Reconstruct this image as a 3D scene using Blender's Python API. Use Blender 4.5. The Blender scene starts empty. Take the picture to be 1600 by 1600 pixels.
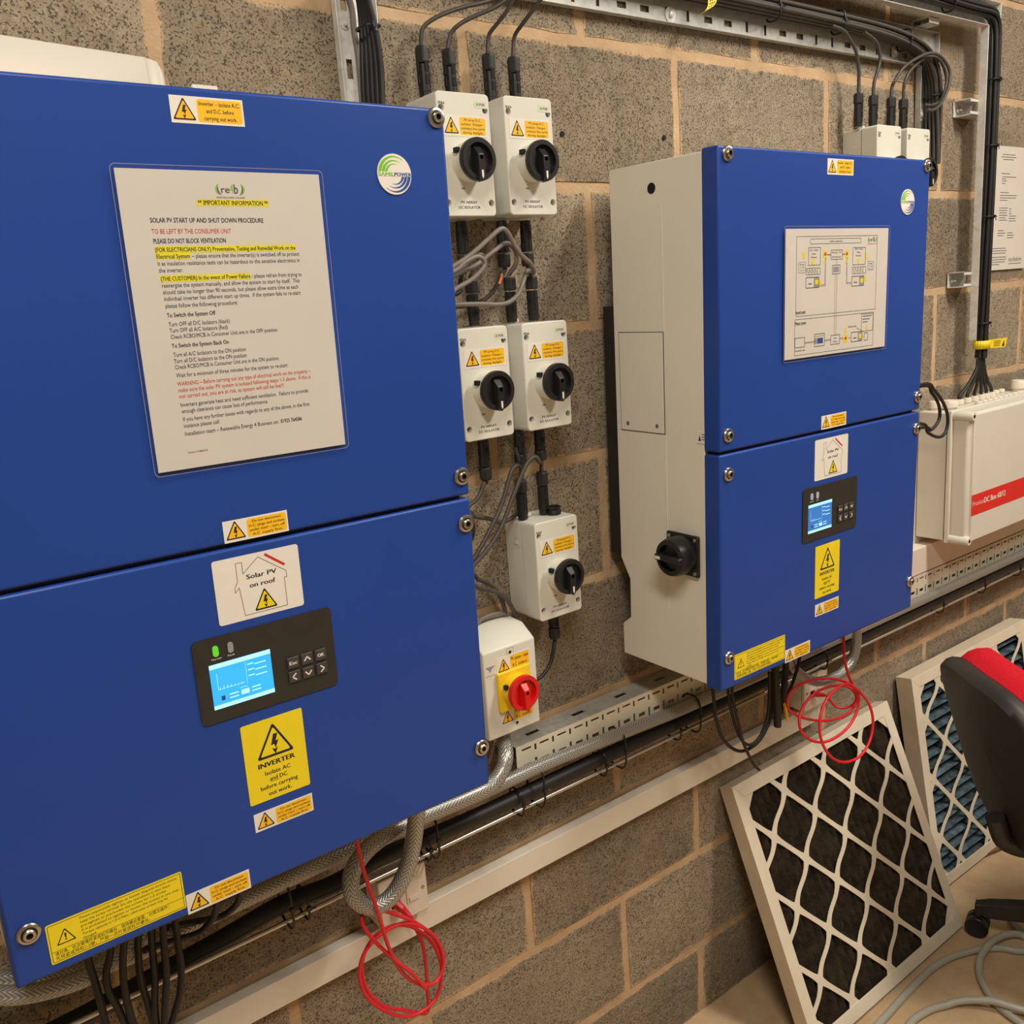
import bpy, bmesh, math, random
from mathutils import Vector, Matrix, Euler
random.seed(7)
PI = math.pi
S = bpy.context.scene
COL = S.collection
H0 = 1.746            # height of the reference bed joint above the floor

# ------------------------------------------------------------------ camera
CAMP = Vector((-1.3026, -1.1968, -0.1784 + H0))
YAW, PITCH, ROLL, FPX = 0.6349, -0.2243, -0.0727, 1432.03
_f = Vector((math.sin(YAW)*math.cos(PITCH), math.cos(YAW)*math.cos(PITCH), math.sin(PITCH)))
_r = Vector((math.cos(YAW), -math.sin(YAW), 0))
_u = _r.cross(_f)
CR = math.cos(ROLL)*_r + math.sin(ROLL)*_u
CU = -math.sin(ROLL)*_r + math.cos(ROLL)*_u
cam = bpy.data.cameras.new('camera')
cam.sensor_width = 36; cam.lens = 36*FPX/1600; cam.clip_start = 0.02; cam.clip_end = 60
camo = bpy.data.objects.new('camera', cam); COL.objects.link(camo)
M3 = Matrix((CR, CU, -_f)).transposed()
camo.matrix_world = Matrix.Translation(CAMP) @ M3.to_4x4()
S.camera = camo
S.cycles.max_bounces = 6; S.cycles.diffuse_bounces = 3; S.cycles.glossy_bounces = 3; S.cycles.transparent_max_bounces = 8; S.cycles.transmission_bounces = 3; S.cycles.caustics_reflective = False; S.cycles.caustics_refractive = False

# ------------------------------------------------------------------ world, lamps, exposure
w = bpy.data.worlds.new('room_ambient'); S.world = w; w.use_nodes = True
w.node_tree.nodes['Background'].inputs[0].default_value = (1.0, 0.90, 0.78, 1)
w.node_tree.nodes['Background'].inputs[1].default_value = 0.03
def area(name, loc, sx, sy, power, col, rot=(0, 0, 0)):
    l = bpy.data.lights.new(name, 'AREA'); l.shape = 'RECTANGLE'; l.size = sx; l.size_y = sy
    l.energy = power; l.color = col
    o = bpy.data.objects.new(name, l); o.location = loc; o.rotation_euler = rot; COL.objects.link(o)
    return o
WARM = (1.0, 0.925, 0.815)
area('ceiling_lamp', (0.60, -1.45, 2.98), 0.30, 1.25, 62, WARM)
area('ceiling_lamp', (-1.40, -1.65, 2.98), 0.30, 1.25, 50, WARM)
area('ceiling_lamp', (2.5, -1.6, 2.98), 0.30, 1.25, 30, WARM)
S.view_settings.view_transform = 'Standard'; S.view_settings.look = 'None'
S.view_settings.exposure = -0.12; S.view_settings.gamma = 1.0; S.view_settings.use_curve_mapping = False

# ------------------------------------------------------------------ helpers: pixel of the photograph + depth -> point in the room
def pray(u, v): return CR*((u-800)/FPX) + CU*(-(v-800)/FPX) + _f
def at(u, v, y=0.0):
    d = pray(u, v); return CAMP + d*((y-CAMP.y)/d.y)
def atz(u, v, z=0.0):
    d = pray(u, v); return CAMP + d*((z-CAMP.z)/d.z)

def spline(pts, k=8):
    pts = [Vector(p) for p in pts]; out = []
    P = [pts[0]*2-pts[1]] + pts + [pts[-1]*2-pts[-2]]
    for i in range(1, len(P)-2):
        a, b, c, d = P[i-1], P[i], P[i+1], P[i+2]
        for j in range(k):
            t = j/k
            out.append(0.5*((2*b)+(c-a)*t+(2*a-5*b+4*c-d)*t*t+(3*b-a-3*c+d)*t**3))
    out.append(pts[-1]); return out
_txt = {}
def text_geo(s):
    if s in _txt: return _txt[s]
    c = bpy.data.curves.new('t', 'FONT'); c.body = s; c.resolution_u = 2; c.fill_mode = 'FRONT'
    o = bpy.data.objects.new('t', c); m = o.to_mesh()
    V = [(v.co.x, v.co.y) for v in m.vertices]; F = [tuple(p.vertices) for p in m.polygons]
    o.to_mesh_clear(); bpy.data.objects.remove(o); bpy.data.curves.remove(c)
    _txt[s] = (V, F); return _txt[s]
def rrect(x0, z0, x1, z1, r, n=4):
    out = []
    for cx, cz, a0 in ((x1-r, z0+r, -90), (x1-r, z1-r, 0), (x0+r, z1-r, 90), (x0+r, z0+r, 180)):
        for i in range(n+1):
            a = math.radians(a0+90*i/n); out.append((cx+r*math.cos(a), cz+r*math.sin(a)))
    return out
def circ(cx, cz, rx, rz=None, n=32):
    rz = rx if rz is None else rz
    return [(cx+rx*math.cos(2*PI*i/n), cz+rz*math.sin(2*PI*i/n)) for i in range(n)]

class MM:
    def remap(s, fx, fz): s.v = [(fx(x), y, fz(z)) for x, y, z in s.v]; return s
    """collects faces, each with a material, and links them as ONE mesh object"""
    def __init__(s): s.v = []; s.f = []; s.m = []; s.mats = []; s.uv = {}
    def mi(s, mat):
        if mat not in s.mats: s.mats.append(mat)
        return s.mats.index(mat)
    def face(s, pts, mat):
        b = len(s.v); s.v += [tuple(p) for p in pts]; s.f.append(tuple(range(b, b+len(pts)))); s.m.append(s.mi(mat)); return s
    def mesh(s, V, F, mat):
        b = len(s.v); k = s.mi(mat); s.v += [tuple(p) for p in V]
        for f in F: s.f.append(tuple(b+i for i in f)); s.m.append(k)
        return s
    def box(s, x0, x1, y0, y1, z0, z1, mat):
        V = [(x, y, z) for x in (x0, x1) for y in (y0, y1) for z in (z0, z1)]
        return s.mesh(V, [(0, 1, 3, 2), (4, 6, 7, 5), (0, 4, 5, 1), (2, 3, 7, 6), (0, 2, 6, 4), (1, 5, 7, 3)], mat)
    def flat(s, poly, y, mat): return s.face([(x, y, z) for x, z in poly], mat)   # ccw -> faces -y
    def prism(s, poly, y0, y1, mat, poly1=None):   # front at y0 (towards the room), back at y1
        n = len(poly); q = poly1 or poly
        V = [(x, y0, z) for x, z in poly]+[(x, y1, z) for x, z in q]
        F = [tuple(range(n)), tuple(range(2*n-1, n-1, -1))]+[(i, i+n, (i+1) % n+n, (i+1) % n) for i in range(n)]
        return s.mesh(V, F, mat)
    def ring(s, outer, inner, y, mat):
        n = len(outer)
        V = [(x, y, z) for x, z in outer]+[(x, y, z) for x, z in inner]
        return s.mesh(V, [(i, (i+1) % n, (i+1) % n+n, i+n) for i in range(n)], mat)
    def seg(s, a, b, wd, y, mat):      # a flat line from a to b in the xz plane
        a = Vector(a); b = Vector(b); d = (b-a).normalized(); n = Vector((-d.y, d.x))*wd/2
        return s.flat([tuple(a-n), tuple(b-n), tuple(b+n), tuple(a+n)], y, mat)
    def frame(s, x0, z0, x1, z1, wd, y, mat):
        for a, b in (((x0, z0), (x1, z0)), ((x1, z0), (x1, z1)), ((x1, z1), (x0, z1)), ((x0, z1), (x0, z0))): s.seg(a, b, wd, y, mat)
        return s
    def text(s, t, x, z, y, mat, size=None, width=None, height=None, al='L', bold=0.0):
        """x = left (or centre / right) end, z = vertical middle of the capitals"""
        V, F = text_geo(t)
        if not V: return s
        x0 = min(v[0] for v in V); x1 = max(v[0] for v in V)
        sx = size if size else 1
        if width: sx = width/(x1-x0)
        sz = size if size else (height/0.70 if height else sx)
        W = (x1-x0)*sx
        ox = x - x0*sx - {'L': 0, 'C': W/2, 'R': W}[al]
        for dx in ((0,) if not bold else (-bold/2, bold/2)):
            s.mesh([(ox+dx+a*sx, y-(0.00003 if dx > 0 else 0), z+(b-0.35)*sz) for a, b in V], F, mat)
        return s
    def lathe(s, prof, o, mat, n=24, axis='y', mats=None):
        """prof: (radius, height) pairs; height runs towards -y ('y'), +z ('z') or -x ('x')"""
        o = Vector(o); V = []; F = []
        for r, h in prof:
            for i in range(n):
                a = 2*PI*i/n; c, d = r*math.cos(a), r*math.sin(a)
                V.append(o+Vector({'y': (c, -h, d), 'z': (c, d, h), 'x': (-h, c, d)}[axis]))
        k = len(prof); b = len(s.v); s.v += [tuple(p) for p in V]
        for j in range(k-1):
            mk = s.mi(mats[j] if mats else mat)
            for i in range(n):
                i2 = (i+1) % n
                q = (b+j*n+i, b+j*n+i2, b+(j+1)*n+i2, b+(j+1)*n+i)
                s.f.append(q if axis != 'x' else q[::-1]); s.m.append(mk)
        for j in (0, k-1):
            if prof[j][0] > 1e-6:
                s.f.append(tuple(b+j*n+i for i in range(n))); s.m.append(s.mi(mats[min(j, k-2)] if mats else mat))
        return s
    def tube(s, path, r, mat, n=10, caps=True, vscale=1.0):
        P = [Vector(p) for p in path]; N = len(P)
        T = [(P[min(i+1, N-1)]-P[max(i-1, 0)]).normalized() for i in range(N)]
        up = Vector((0, 0, 1)) if abs(T[0].z) < .9 else Vector((0, 1, 0))
        u = (up-T[0]*up.dot(T[0])).normalized(); b = len(s.v); L = 0; Ls = []
        for i in range(N):
            u = (u-T[i]*u.dot(T[i])).normalized(); w_ = T[i].cross(u)
            if i: L += (P[i]-P[i-1]).length
            Ls.append(L)
            rr = r[i] if isinstance(r, (list, tuple)) else r
            for j in range(n):
                a = 2*PI*j/n; s.v.append(tuple(P[i]+u*(rr*math.cos(a))+w_*(rr*math.sin(a))))
        k = s.mi(mat)
        for i in range(N-1):
            for j in range(n):
                j2 = (j+1) % n
                s.uv[len(s.f)] = [(j/n, Ls[i]), ((j+1)/n, Ls[i]), ((j+1)/n, Ls[i+1]), (j/n, Ls[i+1])]
                s.f.append((b+i*n+j, b+i*n+j2, b+(i+1)*n+j2, b+(i+1)*n+j)); s.m.append(k)
        if caps:
            s.f.append(tuple(b+j for j in range(n-1, -1, -1))); s.m.append(k)
            s.f.append(tuple(b+(N-1)*n+j for j in range(n))); s.m.append(k)
        return s
    def build(s, name, parent=None, bevel=0, seg=2, smooth=None, solid=0, loc=None, fix=True):
        me = bpy.data.meshes.new(name); me.from_pydata(s.v, [], s.f)
        for m in s.mats: me.materials.append(MAT[m])
        me.polygons.foreach_set('material_index', s.m)
        if s.uv:
            ul = me.uv_layers.new(name='uv')
            for p in me.polygons:
                q = s.uv.get(p.index)
                if q:
                    for li, c in zip(p.loop_indices, q): ul.data[li].uv = c
        if smooth:
            me.polygons.foreach_set('use_smooth', [True]*len(me.polygons)); me.set_sharp_from_angle(angle=math.radians(smooth))
        me.update(); me.validate()
        o = bpy.data.objects.new(name, me); COL.objects.link(o); o.parent = parent
        if loc: o.location = loc
        if solid:
            md = o.modifiers.new('thickness', 'SOLIDIFY'); md.thickness = solid; md.offset = 0
        if bevel:
            md = o.modifiers.new('bevel', 'BEVEL'); md.width = bevel; md.segments = seg; md.limit_method = 'ANGLE'; md.angle_limit = math.radians(40)
            me.polygons.foreach_set('use_smooth', [True]*len(me.polygons)); me.set_sharp_from_angle(angle=math.radians(40))
            md.harden_normals = False
        return o

def tag(o, label=None, cat=None, group=None, kind=None):
    if label: o['label'] = label
    if cat: o['category'] = cat
    if group: o['group'] = group
    if kind: o['kind'] = kind
    return o
def thing(name, label, cat, loc=(0, 0, 0), rot=(0, 0, 0), group=None):
    o = bpy.data.objects.new(name, None); o.empty_display_size = 0.05; COL.objects.link(o)
    o.location = loc; o.rotation_euler = rot; return tag(o, label, cat, group)
def copy_tree(o, parent=None):
    c = o.copy(); COL.objects.link(c); c.parent = parent
    for ch in list(o.children): copy_tree(ch, c)
    return c

# ------------------------------------------------------------------ materials (all procedural)
MAT = {}
class NT:
    def __init__(s, name):
        s.m = bpy.data.materials.new(name); s.m.use_nodes = True; s.t = s.m.node_tree; s.b = s.t.nodes['Principled BSDF']; MAT[name] = s.m
    def n(s, typ, **kw):
        nd = s.t.nodes.new('ShaderNode'+typ)
        for k, v in kw.items():
            if k in nd.inputs.keys() if isinstance(k, str) else False: nd.inputs[k].default_value = v
            elif hasattr(nd, k): setattr(nd, k, v)
        return nd
    def l(s, a, ao, b, bi): s.t.links.new(a.outputs[ao], b.inputs[bi])
    def set(s, **kw):
        for k, v in kw.items(): s.b.inputs[k.replace('_', ' ')].default_value = v
        return s
    def math(s, op, a, b=None, clamp=False):
        nd = s.t.nodes.new('ShaderNodeMath'); nd.operation = op; nd.use_clamp = clamp
        for i, x in enumerate((a, b)):
            if x is None: continue
            if isinstance(x, (int, float)): nd.inputs[i].default_value = x
            else: s.t.links.new(x, nd.inputs[i])
        return nd.outputs[0]
    def mix(s, fac, a, b, mode='MIX'):
        nd = s.t.nodes.new('ShaderNodeMix'); nd.data_type = 'RGBA'; nd.blend_type = mode
        for sock, x in ((nd.inputs['Factor'], fac), (nd.inputs['A'], a), (nd.inputs['B'], b)):
            pass
        ins = [i for i in nd.inputs if i.enabled]
        for sock, x in zip(ins, (fac, a, b)):
            if isinstance(x, (int, float)): sock.default_value = x
            elif isinstance(x, tuple): sock.default_value = (*x, 1) if len(x) == 3 else x
            else: s.t.links.new(x, sock)
        return [o for o in nd.outputs if o.enabled][0]
    def noise(s, vec, scale, detail=2, rough=.5):
        nd = s.t.nodes.new('ShaderNodeTexNoise'); nd.inputs['Scale'].default_value = scale; nd.inputs['Detail'].default_value = detail; nd.inputs['Roughness'].default_value = rough
        if vec is not None: s.t.links.new(vec, nd.inputs['Vector'])
        return nd.outputs['Fac']
    def ramp(s, fac, stops):
        nd = s.t.nodes.new('ShaderNodeValToRGB'); e = nd.color_ramp.elements
        while len(e) > 1: e.remove(e[0])
        e[0].position = stops[0][0]; e[0].color = (*stops[0][1], 1)
        for p, c in stops[1:]:
            x = e.new(p); x.color = (*c, 1)
        s.t.links.new(fac, nd.inputs[0]); return nd.outputs[0]
    def bump(s, h, strength, dist):
        nd = s.t.nodes.new('ShaderNodeBump'); nd.inputs['Strength'].default_value = strength; nd.inputs['Distance'].default_value = dist
        s.t.links.new(h, nd.inputs['Height']); s.t.links.new(nd.outputs[0], s.b.inputs['Normal']); return nd
    def coord(s, which='Object'):
        nd = s.t.nodes.new('ShaderNodeTexCoord'); return nd.outputs[which]
def sr(r, g, b):
    return tuple(((c/255)/12.92 if c/255 <= .04045 else ((c/255+.055)/1.055)**2.4) for c in (r, g, b))
def plain(name, col, rough=.5, metal=0.0, var=.06, scale=40, bump=0.0, spec=.5, coat=0.0):
    t = NT(name); v = t.noise(t.coord(), scale, 3)
    c2 = tuple(max(0, x*(1-var)) for x in col); c1 = tuple(min(1, x*(1+var)) for x in col)
    t.l_ = t.t.links.new(t.ramp(v, [(.3, c2), (.7, c1)]), t.b.inputs['Base Color'])
    t.set(Roughness=rough, Metallic=metal); t.b.inputs['Specular IOR Level'].default_value = spec
    if coat: t.b.inputs['Coat Weight'].default_value = coat
    if bump: t.bump(t.noise(t.coord(), scale*6, 2), bump, .001)
    return t

plain('blue_paint', sr(29, 67, 150), .40, var=.03, scale=5, bump=.02, spec=.4)
plain('cream_paint', sr(232, 227, 212), .5, var=.02, scale=6, bump=.02, spec=.4)
plain('cream_plastic', sr(222, 220, 208), .42, var=.02, scale=12)
plain('pale_plastic', sr(216, 212, 198), .45, var=.02, scale=12)
plain('white_plastic', sr(232, 222, 205), .4, var=.03, scale=9)
plain('sticker_white', sr(232, 226, 214), .45, var=.02)
plain('sticker_yellow', sr(240, 214, 30), .45, var=.02)
plain('sticker_amber', sr(248, 190, 30), .45, var=.02)
plain('print_black', (.012, .012, .013), .6)
plain('print_grey', (.09, .09, .09), .6)
plain('print_red', sr(205, 40, 45), .6)
plain('print_green', sr(120, 190, 40), .6)
plain('print_blue', sr(40, 75, 150), .6)
plain('highlighter', sr(235, 222, 40), .6)
plain('paper', sr(214, 207, 197), .65, var=.02, scale=14)
plain('black_plastic', (.012, .012, .013), .38, var=.1)
plain('black_satin', (.018, .017, .017), .45, var=.15)
plain('black_cable', (.014, .013, .013), .5, var=.15, scale=60)
plain('brown_cable', (.060, .052, .046), .5, var=.1, scale=60)
plain('grey_cable', sr(122, 114, 106), .48, var=.08, scale=60)
plain('copper', sr(196, 124, 88), .5, .5)
plain('red_cable', sr(225, 32, 48), .4, var=.05)
plain('red_plastic', sr(214, 22, 24), .33, var=.04)
plain('yellow_plastic', sr(245, 205, 35), .4, var=.03)
plain('panel_dark', (.028, .025, .022), .35, var=.1)
plain('button_dark', (.05, .047, .043), .5, var=.1)
plain('hole_dark', (.004, .004, .004), .8)
plain('red_stripe', sr(222, 40, 32), .45, var=.02)
plain('filter_card', sr(226, 214, 192), .7, var=.06, scale=18, bump=.1)
plain('filter_side', sr(208, 192, 168), .75, var=.07, scale=14, bump=.1)
plain('red_fabric', sr(205, 25, 42), .9, var=.15, scale=300, bump=.4, spec=.2)
plain('chair_plastic', (.020, .018, .016), .5, var=.2, scale=25, bump=.1)
plain('hose_grey', sr(168, 165, 150), .42, var=.05)
plain('pouch_edge', sr(126, 132, 168), .3)
plain('card_white', sr(220, 212, 200), .7, var=.03, scale=10)
plain('wood', sr(120, 90, 60), .8, var=.3, scale=80)
plain('steel_screw', (.55, .52, .47), .28, 1.0, var=.05)
plain('silver_rod', (.68, .66, .62), .35, .9, var=.05)
plain('led_off', sr(150, 148, 150), .3)
t = plain('cream_tray', sr(222, 214, 192), .45, var=.04, scale=20)

def galv(name, base, rough):
    t = NT(name); v = t.n('TexVoronoi'); v.inputs['Scale'].default_value = 90; t.t.links.new(t.coord(), v.inputs['Vector'])
    n2 = t.noise(t.coord(), 14, 3)
    c = t.mix(t.math('MULTIPLY', n2, .5), t.ramp(v.outputs['Color'], [(.2, tuple(x*.8 for x in base)), (.8, base)]), tuple(x*.7 for x in base))
    t.t.links.new(c, t.b.inputs['Base Color']); t.set(Metallic=.45 if rough > .35 else .15, Roughness=rough)
    t.t.links.new(t.math('ADD', t.math('MULTIPLY', n2, .25), rough-.12), t.b.inputs['Roughness'])
galv('galvanised', (.62, .62, .58), .42)
galv('galvanised_bright', (.88, .87, .82), .30)

def emit(name, col, strength):
    t = NT(name); n = t.noise(t.coord(), 25, 2)
    t.t.links.new(t.ramp(n, [(.3, tuple(x*.93 for x in col)), (.7, col)]), t.b.inputs['Emission Color'])
    t.set(Base_Color=(.02, .02, .02, 1), Roughness=.2, Emission_Strength=strength)
emit('screen_cyan', sr(45, 180, 245), 1.25)
emit('screen_pale', sr(170, 238, 255), 1.5)
emit('screen_blue', sr(60, 140, 225), .8)
emit('led_green', sr(110, 235, 40), .9)
emit('led_white', sr(225, 225, 225), .55)  # faint glow put into the pale indicator lamps to whiten them

# braided steel under a clear sheath (herringbone drawn along the tube's own uv)
t = NT('braided_sheath'); uv = t.n('UVMap'); sp = t.n('SeparateXYZ'); t.t.links.new(uv.outputs[0], sp.inputs[0])
u4 = t.math('MULTIPLY', sp.outputs[0], 5.0); fr = t.math('ABSOLUTE', t.math('SUBTRACT', t.math('FRACT', u4), .5))
ph = t.math('ADD', t.math('MULTIPLY', sp.outputs[1], 150.0), t.math('MULTIPLY', fr, 3.4))
st = t.math('SINE', t.math('MULTIPLY', ph, 2*PI))
stc = t.math('ADD', t.math('MULTIPLY', st, .5), .5)
c = t.ramp(stc, [(.15, (.24, .235, .22)), (.8, (.52, .51, .48))])
t.t.links.new(c, t.b.inputs['Base Color']); t.set(Metallic=.55, Roughness=.34); t.b.inputs['Coat Weight'].default_value = .7; t.b.inputs['Coat Roughness'].default_value = .18
t.bump(stc, .5, .0012)

# clear laminating pouch
t = NT('laminate'); out = t.t.nodes['Material Output']
tr = t.n('BsdfTransparent'); gl = t.n('BsdfGlossy'); gl.inputs['Roughness'].default_value = .10; mx = t.n('MixShader'); fz = t.n('Fresnel'); fz.inputs['IOR'].default_value = 1.45
bp = t.n('Bump'); bp.inputs['Strength'].default_value = .5; bp.inputs['Distance'].default_value = .004
t.t.links.new(t.noise(t.coord(), 26, 2), bp.inputs['Height']); t.t.links.new(bp.outputs[0], gl.inputs['Normal'])
mx.inputs[0].default_value = .06; t.t.links.new(tr.outputs[0], mx.inputs[1]); t.t.links.new(gl.outputs[0], mx.inputs[2]); t.t.links.new(mx.outputs[0], out.inputs['Surface'])

BW, BH, BD, GAP = .450, .225, .10, .0160
# concrete block: grey aggregate face with open pits, mortar smeared over the edges
t = NT('concrete_block'); oi = t.n('ObjectInfo'); tc = t.coord()
off = t.n('VectorMath'); off.operation = 'ADD'; cmb = t.n('CombineXYZ')
for i in range(3): t.t.links.new(t.math('MULTIPLY', oi.outputs['Random'], 37.0+9*i), cmb.inputs[i])
t.t.links.new(tc, off.inputs[0]); t.t.links.new(cmb.outputs[0], off.inputs[1]); V = off.outputs[0]
big = t.noise(V, 7, 3, .6); mid = t.noise(V, 60, 3, .6); pit = t.noise(V, 330, 4, .62); pit2 = t.noise(V, 130, 4, .72); grit = t.noise(V, 420, 2, .6)
basec = t.ramp(big, [(.30, sr(130, 117, 100)), (.55, sr(150, 135, 115)), (.75, sr(162, 146, 123))])
basec = t.mix(t.ramp(mid, [(.35, (0, 0, 0)), (.75, (.55, .55, .55))]), basec, sr(178, 166, 144))
basec = t.mix(t.ramp(grit, [(.60, (0, 0, 0)), (.72, (.75, .75, .75))]), basec, sr(196, 180, 152))
rnd = t.math('ADD', t.math('MULTIPLY', oi.outputs['Random'], .28), .84)
basec = t.mix(1.0, basec, t.n('CombineColor').outputs[0], 'MIX') if False else basec
cc = t.n('CombineXYZ')
for i in range(3): t.t.links.new(rnd, cc.inputs[i])
basec = t.mix(1.0, basec, cc.outputs[0], 'MULTIPLY')
pm = t.ramp(pit, [(.34, (.9, .9, .9)), (.44, (0, 0, 0))])
pm2 = t.ramp(pit2, [(.31, (1, 1, 1)), (.38, (0, 0, 0))])
pmm = t.math('MAXIMUM', pm, pm2)
basec = t.mix(t.math('MULTIPLY', pmm, .72), basec, sr(58, 50, 42))
sx = t.n('SeparateXYZ'); t.t.links.new(tc, sx.inputs[0])
ex = t.math('SUBTRACT', BW/2-GAP/2, t.math('ABSOLUTE', sx.outputs[0])); ez = t.math('SUBTRACT', BH/2-GAP/2, t.math('ABSOLUTE', sx.outputs[2]))
ed = t.math('MINIMUM', ex, ez)
sm = t.math('ADD', ed, t.math('MULTIPLY', t.math('SUBTRACT', t.noise(V, 22, 4, .65), .5), .030))
smear = t.ramp(sm, [(.0005, (.85, .85, .85)), (.0045, (0, 0, 0))])
basec = t.mix(smear, basec, sr(204, 174, 136))
stain = t.ramp(t.noise(V, 5.5, 5, .7), [(.66, (0, 0, 0)), (.74, (.45, .45, .45))])
basec = t.mix(stain, basec, sr(194, 166, 128))
t.t.links.new(basec, t.b.inputs['Base Color']); t.set(Roughness=.95); t.b.inputs['Specular IOR Level'].default_value = .15
h = t.math('SUBTRACT', t.math('ADD', t.math('MULTIPLY', mid, .7), t.math('MULTIPLY', grit, .25)), t.math('MULTIPLY', pmm, 1.3))
t.bump(h, .8, .0030)
t = NT('mortar'); tc = t.coord(); n1 = t.noise(tc, 9, 4, .6); n2 = t.noise(tc, 240, 2, .6)
c = t.ramp(n1, [(.3, sr(180, 150, 118)), (.55, sr(200, 170, 135)), (.75, sr(213, 188, 155))])
t.t.links.new(c, t.b.inputs['Base Color']); t.set(Roughness=.95); t.b.inputs['Specular IOR Level'].default_value = .15
t.bump(t.math('ADD', t.noise(tc, 35, 4, .6), t.math('MULTIPLY', n2, .25)), .8, .004)
# floor: beige sealed concrete, blotched and dusty
t = NT('floor_concrete'); tc = t.coord(); a = t.noise(tc, 3.5, 5, .65); b2 = t.noise(tc, 22, 4, .65); d = t.noise(tc, 160, 2)
c = t.ramp(a, [(.3, sr(176, 148, 112)), (.5, sr(196, 168, 130)), (.72, sr(206, 180, 146))])
c = t.mix(t.ramp(b2, [(.42, (.0, 0, 0)), (.7, (.55, .55, .55))]), c, sr(182, 146, 104))
c = t.mix(t.ramp(d, [(.70, (0, 0, 0)), (.78, (.5, .5, .5))]), c, sr(120, 96, 70))
t.t.links.new(c, t.b.inputs['Base Color']); t.set(Roughness=.62); t.bump(t.noise(tc, 60, 4), .25, .002)
plain('room_paint', sr(150, 142, 128), .8, var=.03, scale=3)
def pleat(name, c1, c2):
    t = NT(name); tc = t.coord()
    t.t.links.new(t.ramp(t.noise(tc, 30, 5, .7), [(.35, c1), (.7, c2)]), t.b.inputs['Base Color']); t.set(Roughness=.92); t.b.inputs['Specular IOR Level'].default_value = .2
    t.bump(t.noise(tc, 220, 3), .5, .002)
pleat('pleat_dirty', sr(42, 36, 29), sr(80, 69, 55))
pleat('pleat_blue', sr(44, 56, 62), sr(104, 124, 134))

# ------------------------------------------------------------------ the room
XL, XR, YF, ZC = -2.9, 3.6, -4.0, 3.05
def slab(name, x0, x1, y0, y1, z0, z1, m):
    o = MM().box(x0, x1, y0, y1, z0, z1, m).build(name); o['kind'] = 'structure'; return o
slab('floor', XL-.1, XR+.1, YF-.1, .12, -.10, 0, 'floor_concrete')
slab('ceiling', XL-.1, XR+.1, YF-.1, .12, ZC, ZC+.1, 'room_paint')
slab('wall_left', XL-.1, XL, YF-.1, .12, 0, ZC, 'room_paint')
slab('wall_right', XR, XR+.1, YF-.1, .12, 0, ZC, 'room_paint')
slab('wall_front', XL, XR, YF-.1, YF, 0, ZC, 'room_paint')
wall = slab('wall_back', XL, XR, .0035, .12, 0, ZC, 'mortar')

def block_mesh(k):
    rng = random.Random(100+k); nx, nz = 10, 5; w2, h2 = BW/2-GAP/2, BH/2-GAP/2
    V = []; F = []
    def idx(i, j): return i*(nz+1)+j
    for i in range(nx+1):
        for j in range(nz+1):
            x = -w2+2*w2*i/nx; z = -h2+2*h2*j/nz
            edge = i in (0, nx) or j in (0, nz)
            y = rng.uniform(-.0007, .0007)+(.0022 if edge else 0)
            if i in (0, nx): x += rng.uniform(-.0022, .0012)*(1 if i == 0 else -1)*-1
            if j in (0, nz): z += rng.uniform(-.0022, .0012)*(1 if j == 0 else -1)*-1
            V.append((x, y, z))
    for i in range(nx):
        for j in range(nz): F.append((idx(i, j), idx(i+1, j), idx(i+1, j+1), idx(i, j+1)))
    rim = [idx(i, 0) for i in range(nx+1)]+[idx(nx, j) for j in range(1, nz+1)]+[idx(i, nz) for i in range(nx-1, -1, -1)]+[idx(0, j) for j in range(nz-1, 0, -1)]
    b = len(V); V += [(V[q][0], .012, V[q][2]) for q in rim]; n = len(rim)
    for i in range(n): F.append((rim[i], b+i, b+(i+1) % n, rim[(i+1) % n]))
    me = bpy.data.meshes.new('block'); me.from_pydata(V, [], F); me.materials.append(MAT['concrete_block'])
    me.polygons.foreach_set('use_smooth', [True]*len(me.polygons)); me.set_sharp_from_angle(angle=math.radians(60)); return me
BM = [block_mesh(k) for k in range(6)]
JIT = {-1: .012, 0: .006, 1: .002, -2: .004, 2: .006, 4: .006, 5: -.008}
row = -7
while True:
    z0 = H0+row*.225-.225; z1 = z0+.225
    # rows counted from the reference bed joint: the course just above it is row 1
    if z0 >= ZC: break
    zz0, zz1 = max(z0, -GAP/2), min(z1, ZC+GAP/2)
    odd = (row % 2 == 0)
    k0 = -13 if odd else -12
    for k in range(k0, 16, 2):
        xa = k*.225+JIT.get(k, 0); xb = (k+2)*.225+JIT.get(k+2, 0)
        if xb <= XL or xa >= XR: continue
        xa = max(xa, XL-GAP/2); xb = min(xb, XR+GAP/2)
        o = bpy.data.objects.new('block', BM[random.randrange(6)]); COL.objects.link(o); o.parent = wall
        o.location = ((xa+xb)/2, random.uniform(-.0008, .0008), (zz0+zz1)/2)
        o.scale = ((xb-xa-GAP)/(BW-GAP), 1, (zz1-zz0-GAP)/(BH-GAP))
        if random.random() < .5: o.rotation_euler = (0, PI, 0)
    row += 1

for u_, v_ in ((879, 209), (1038, 215)):
    p_ = at(u_, v_, -.002); MM().lathe([(.0042, -.004), (.0042, .0016), (0, .0016)], (p_.x, -.0012, p_.z), 'hole_dark', 12, 'y').build('drill_hole', wall)

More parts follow.
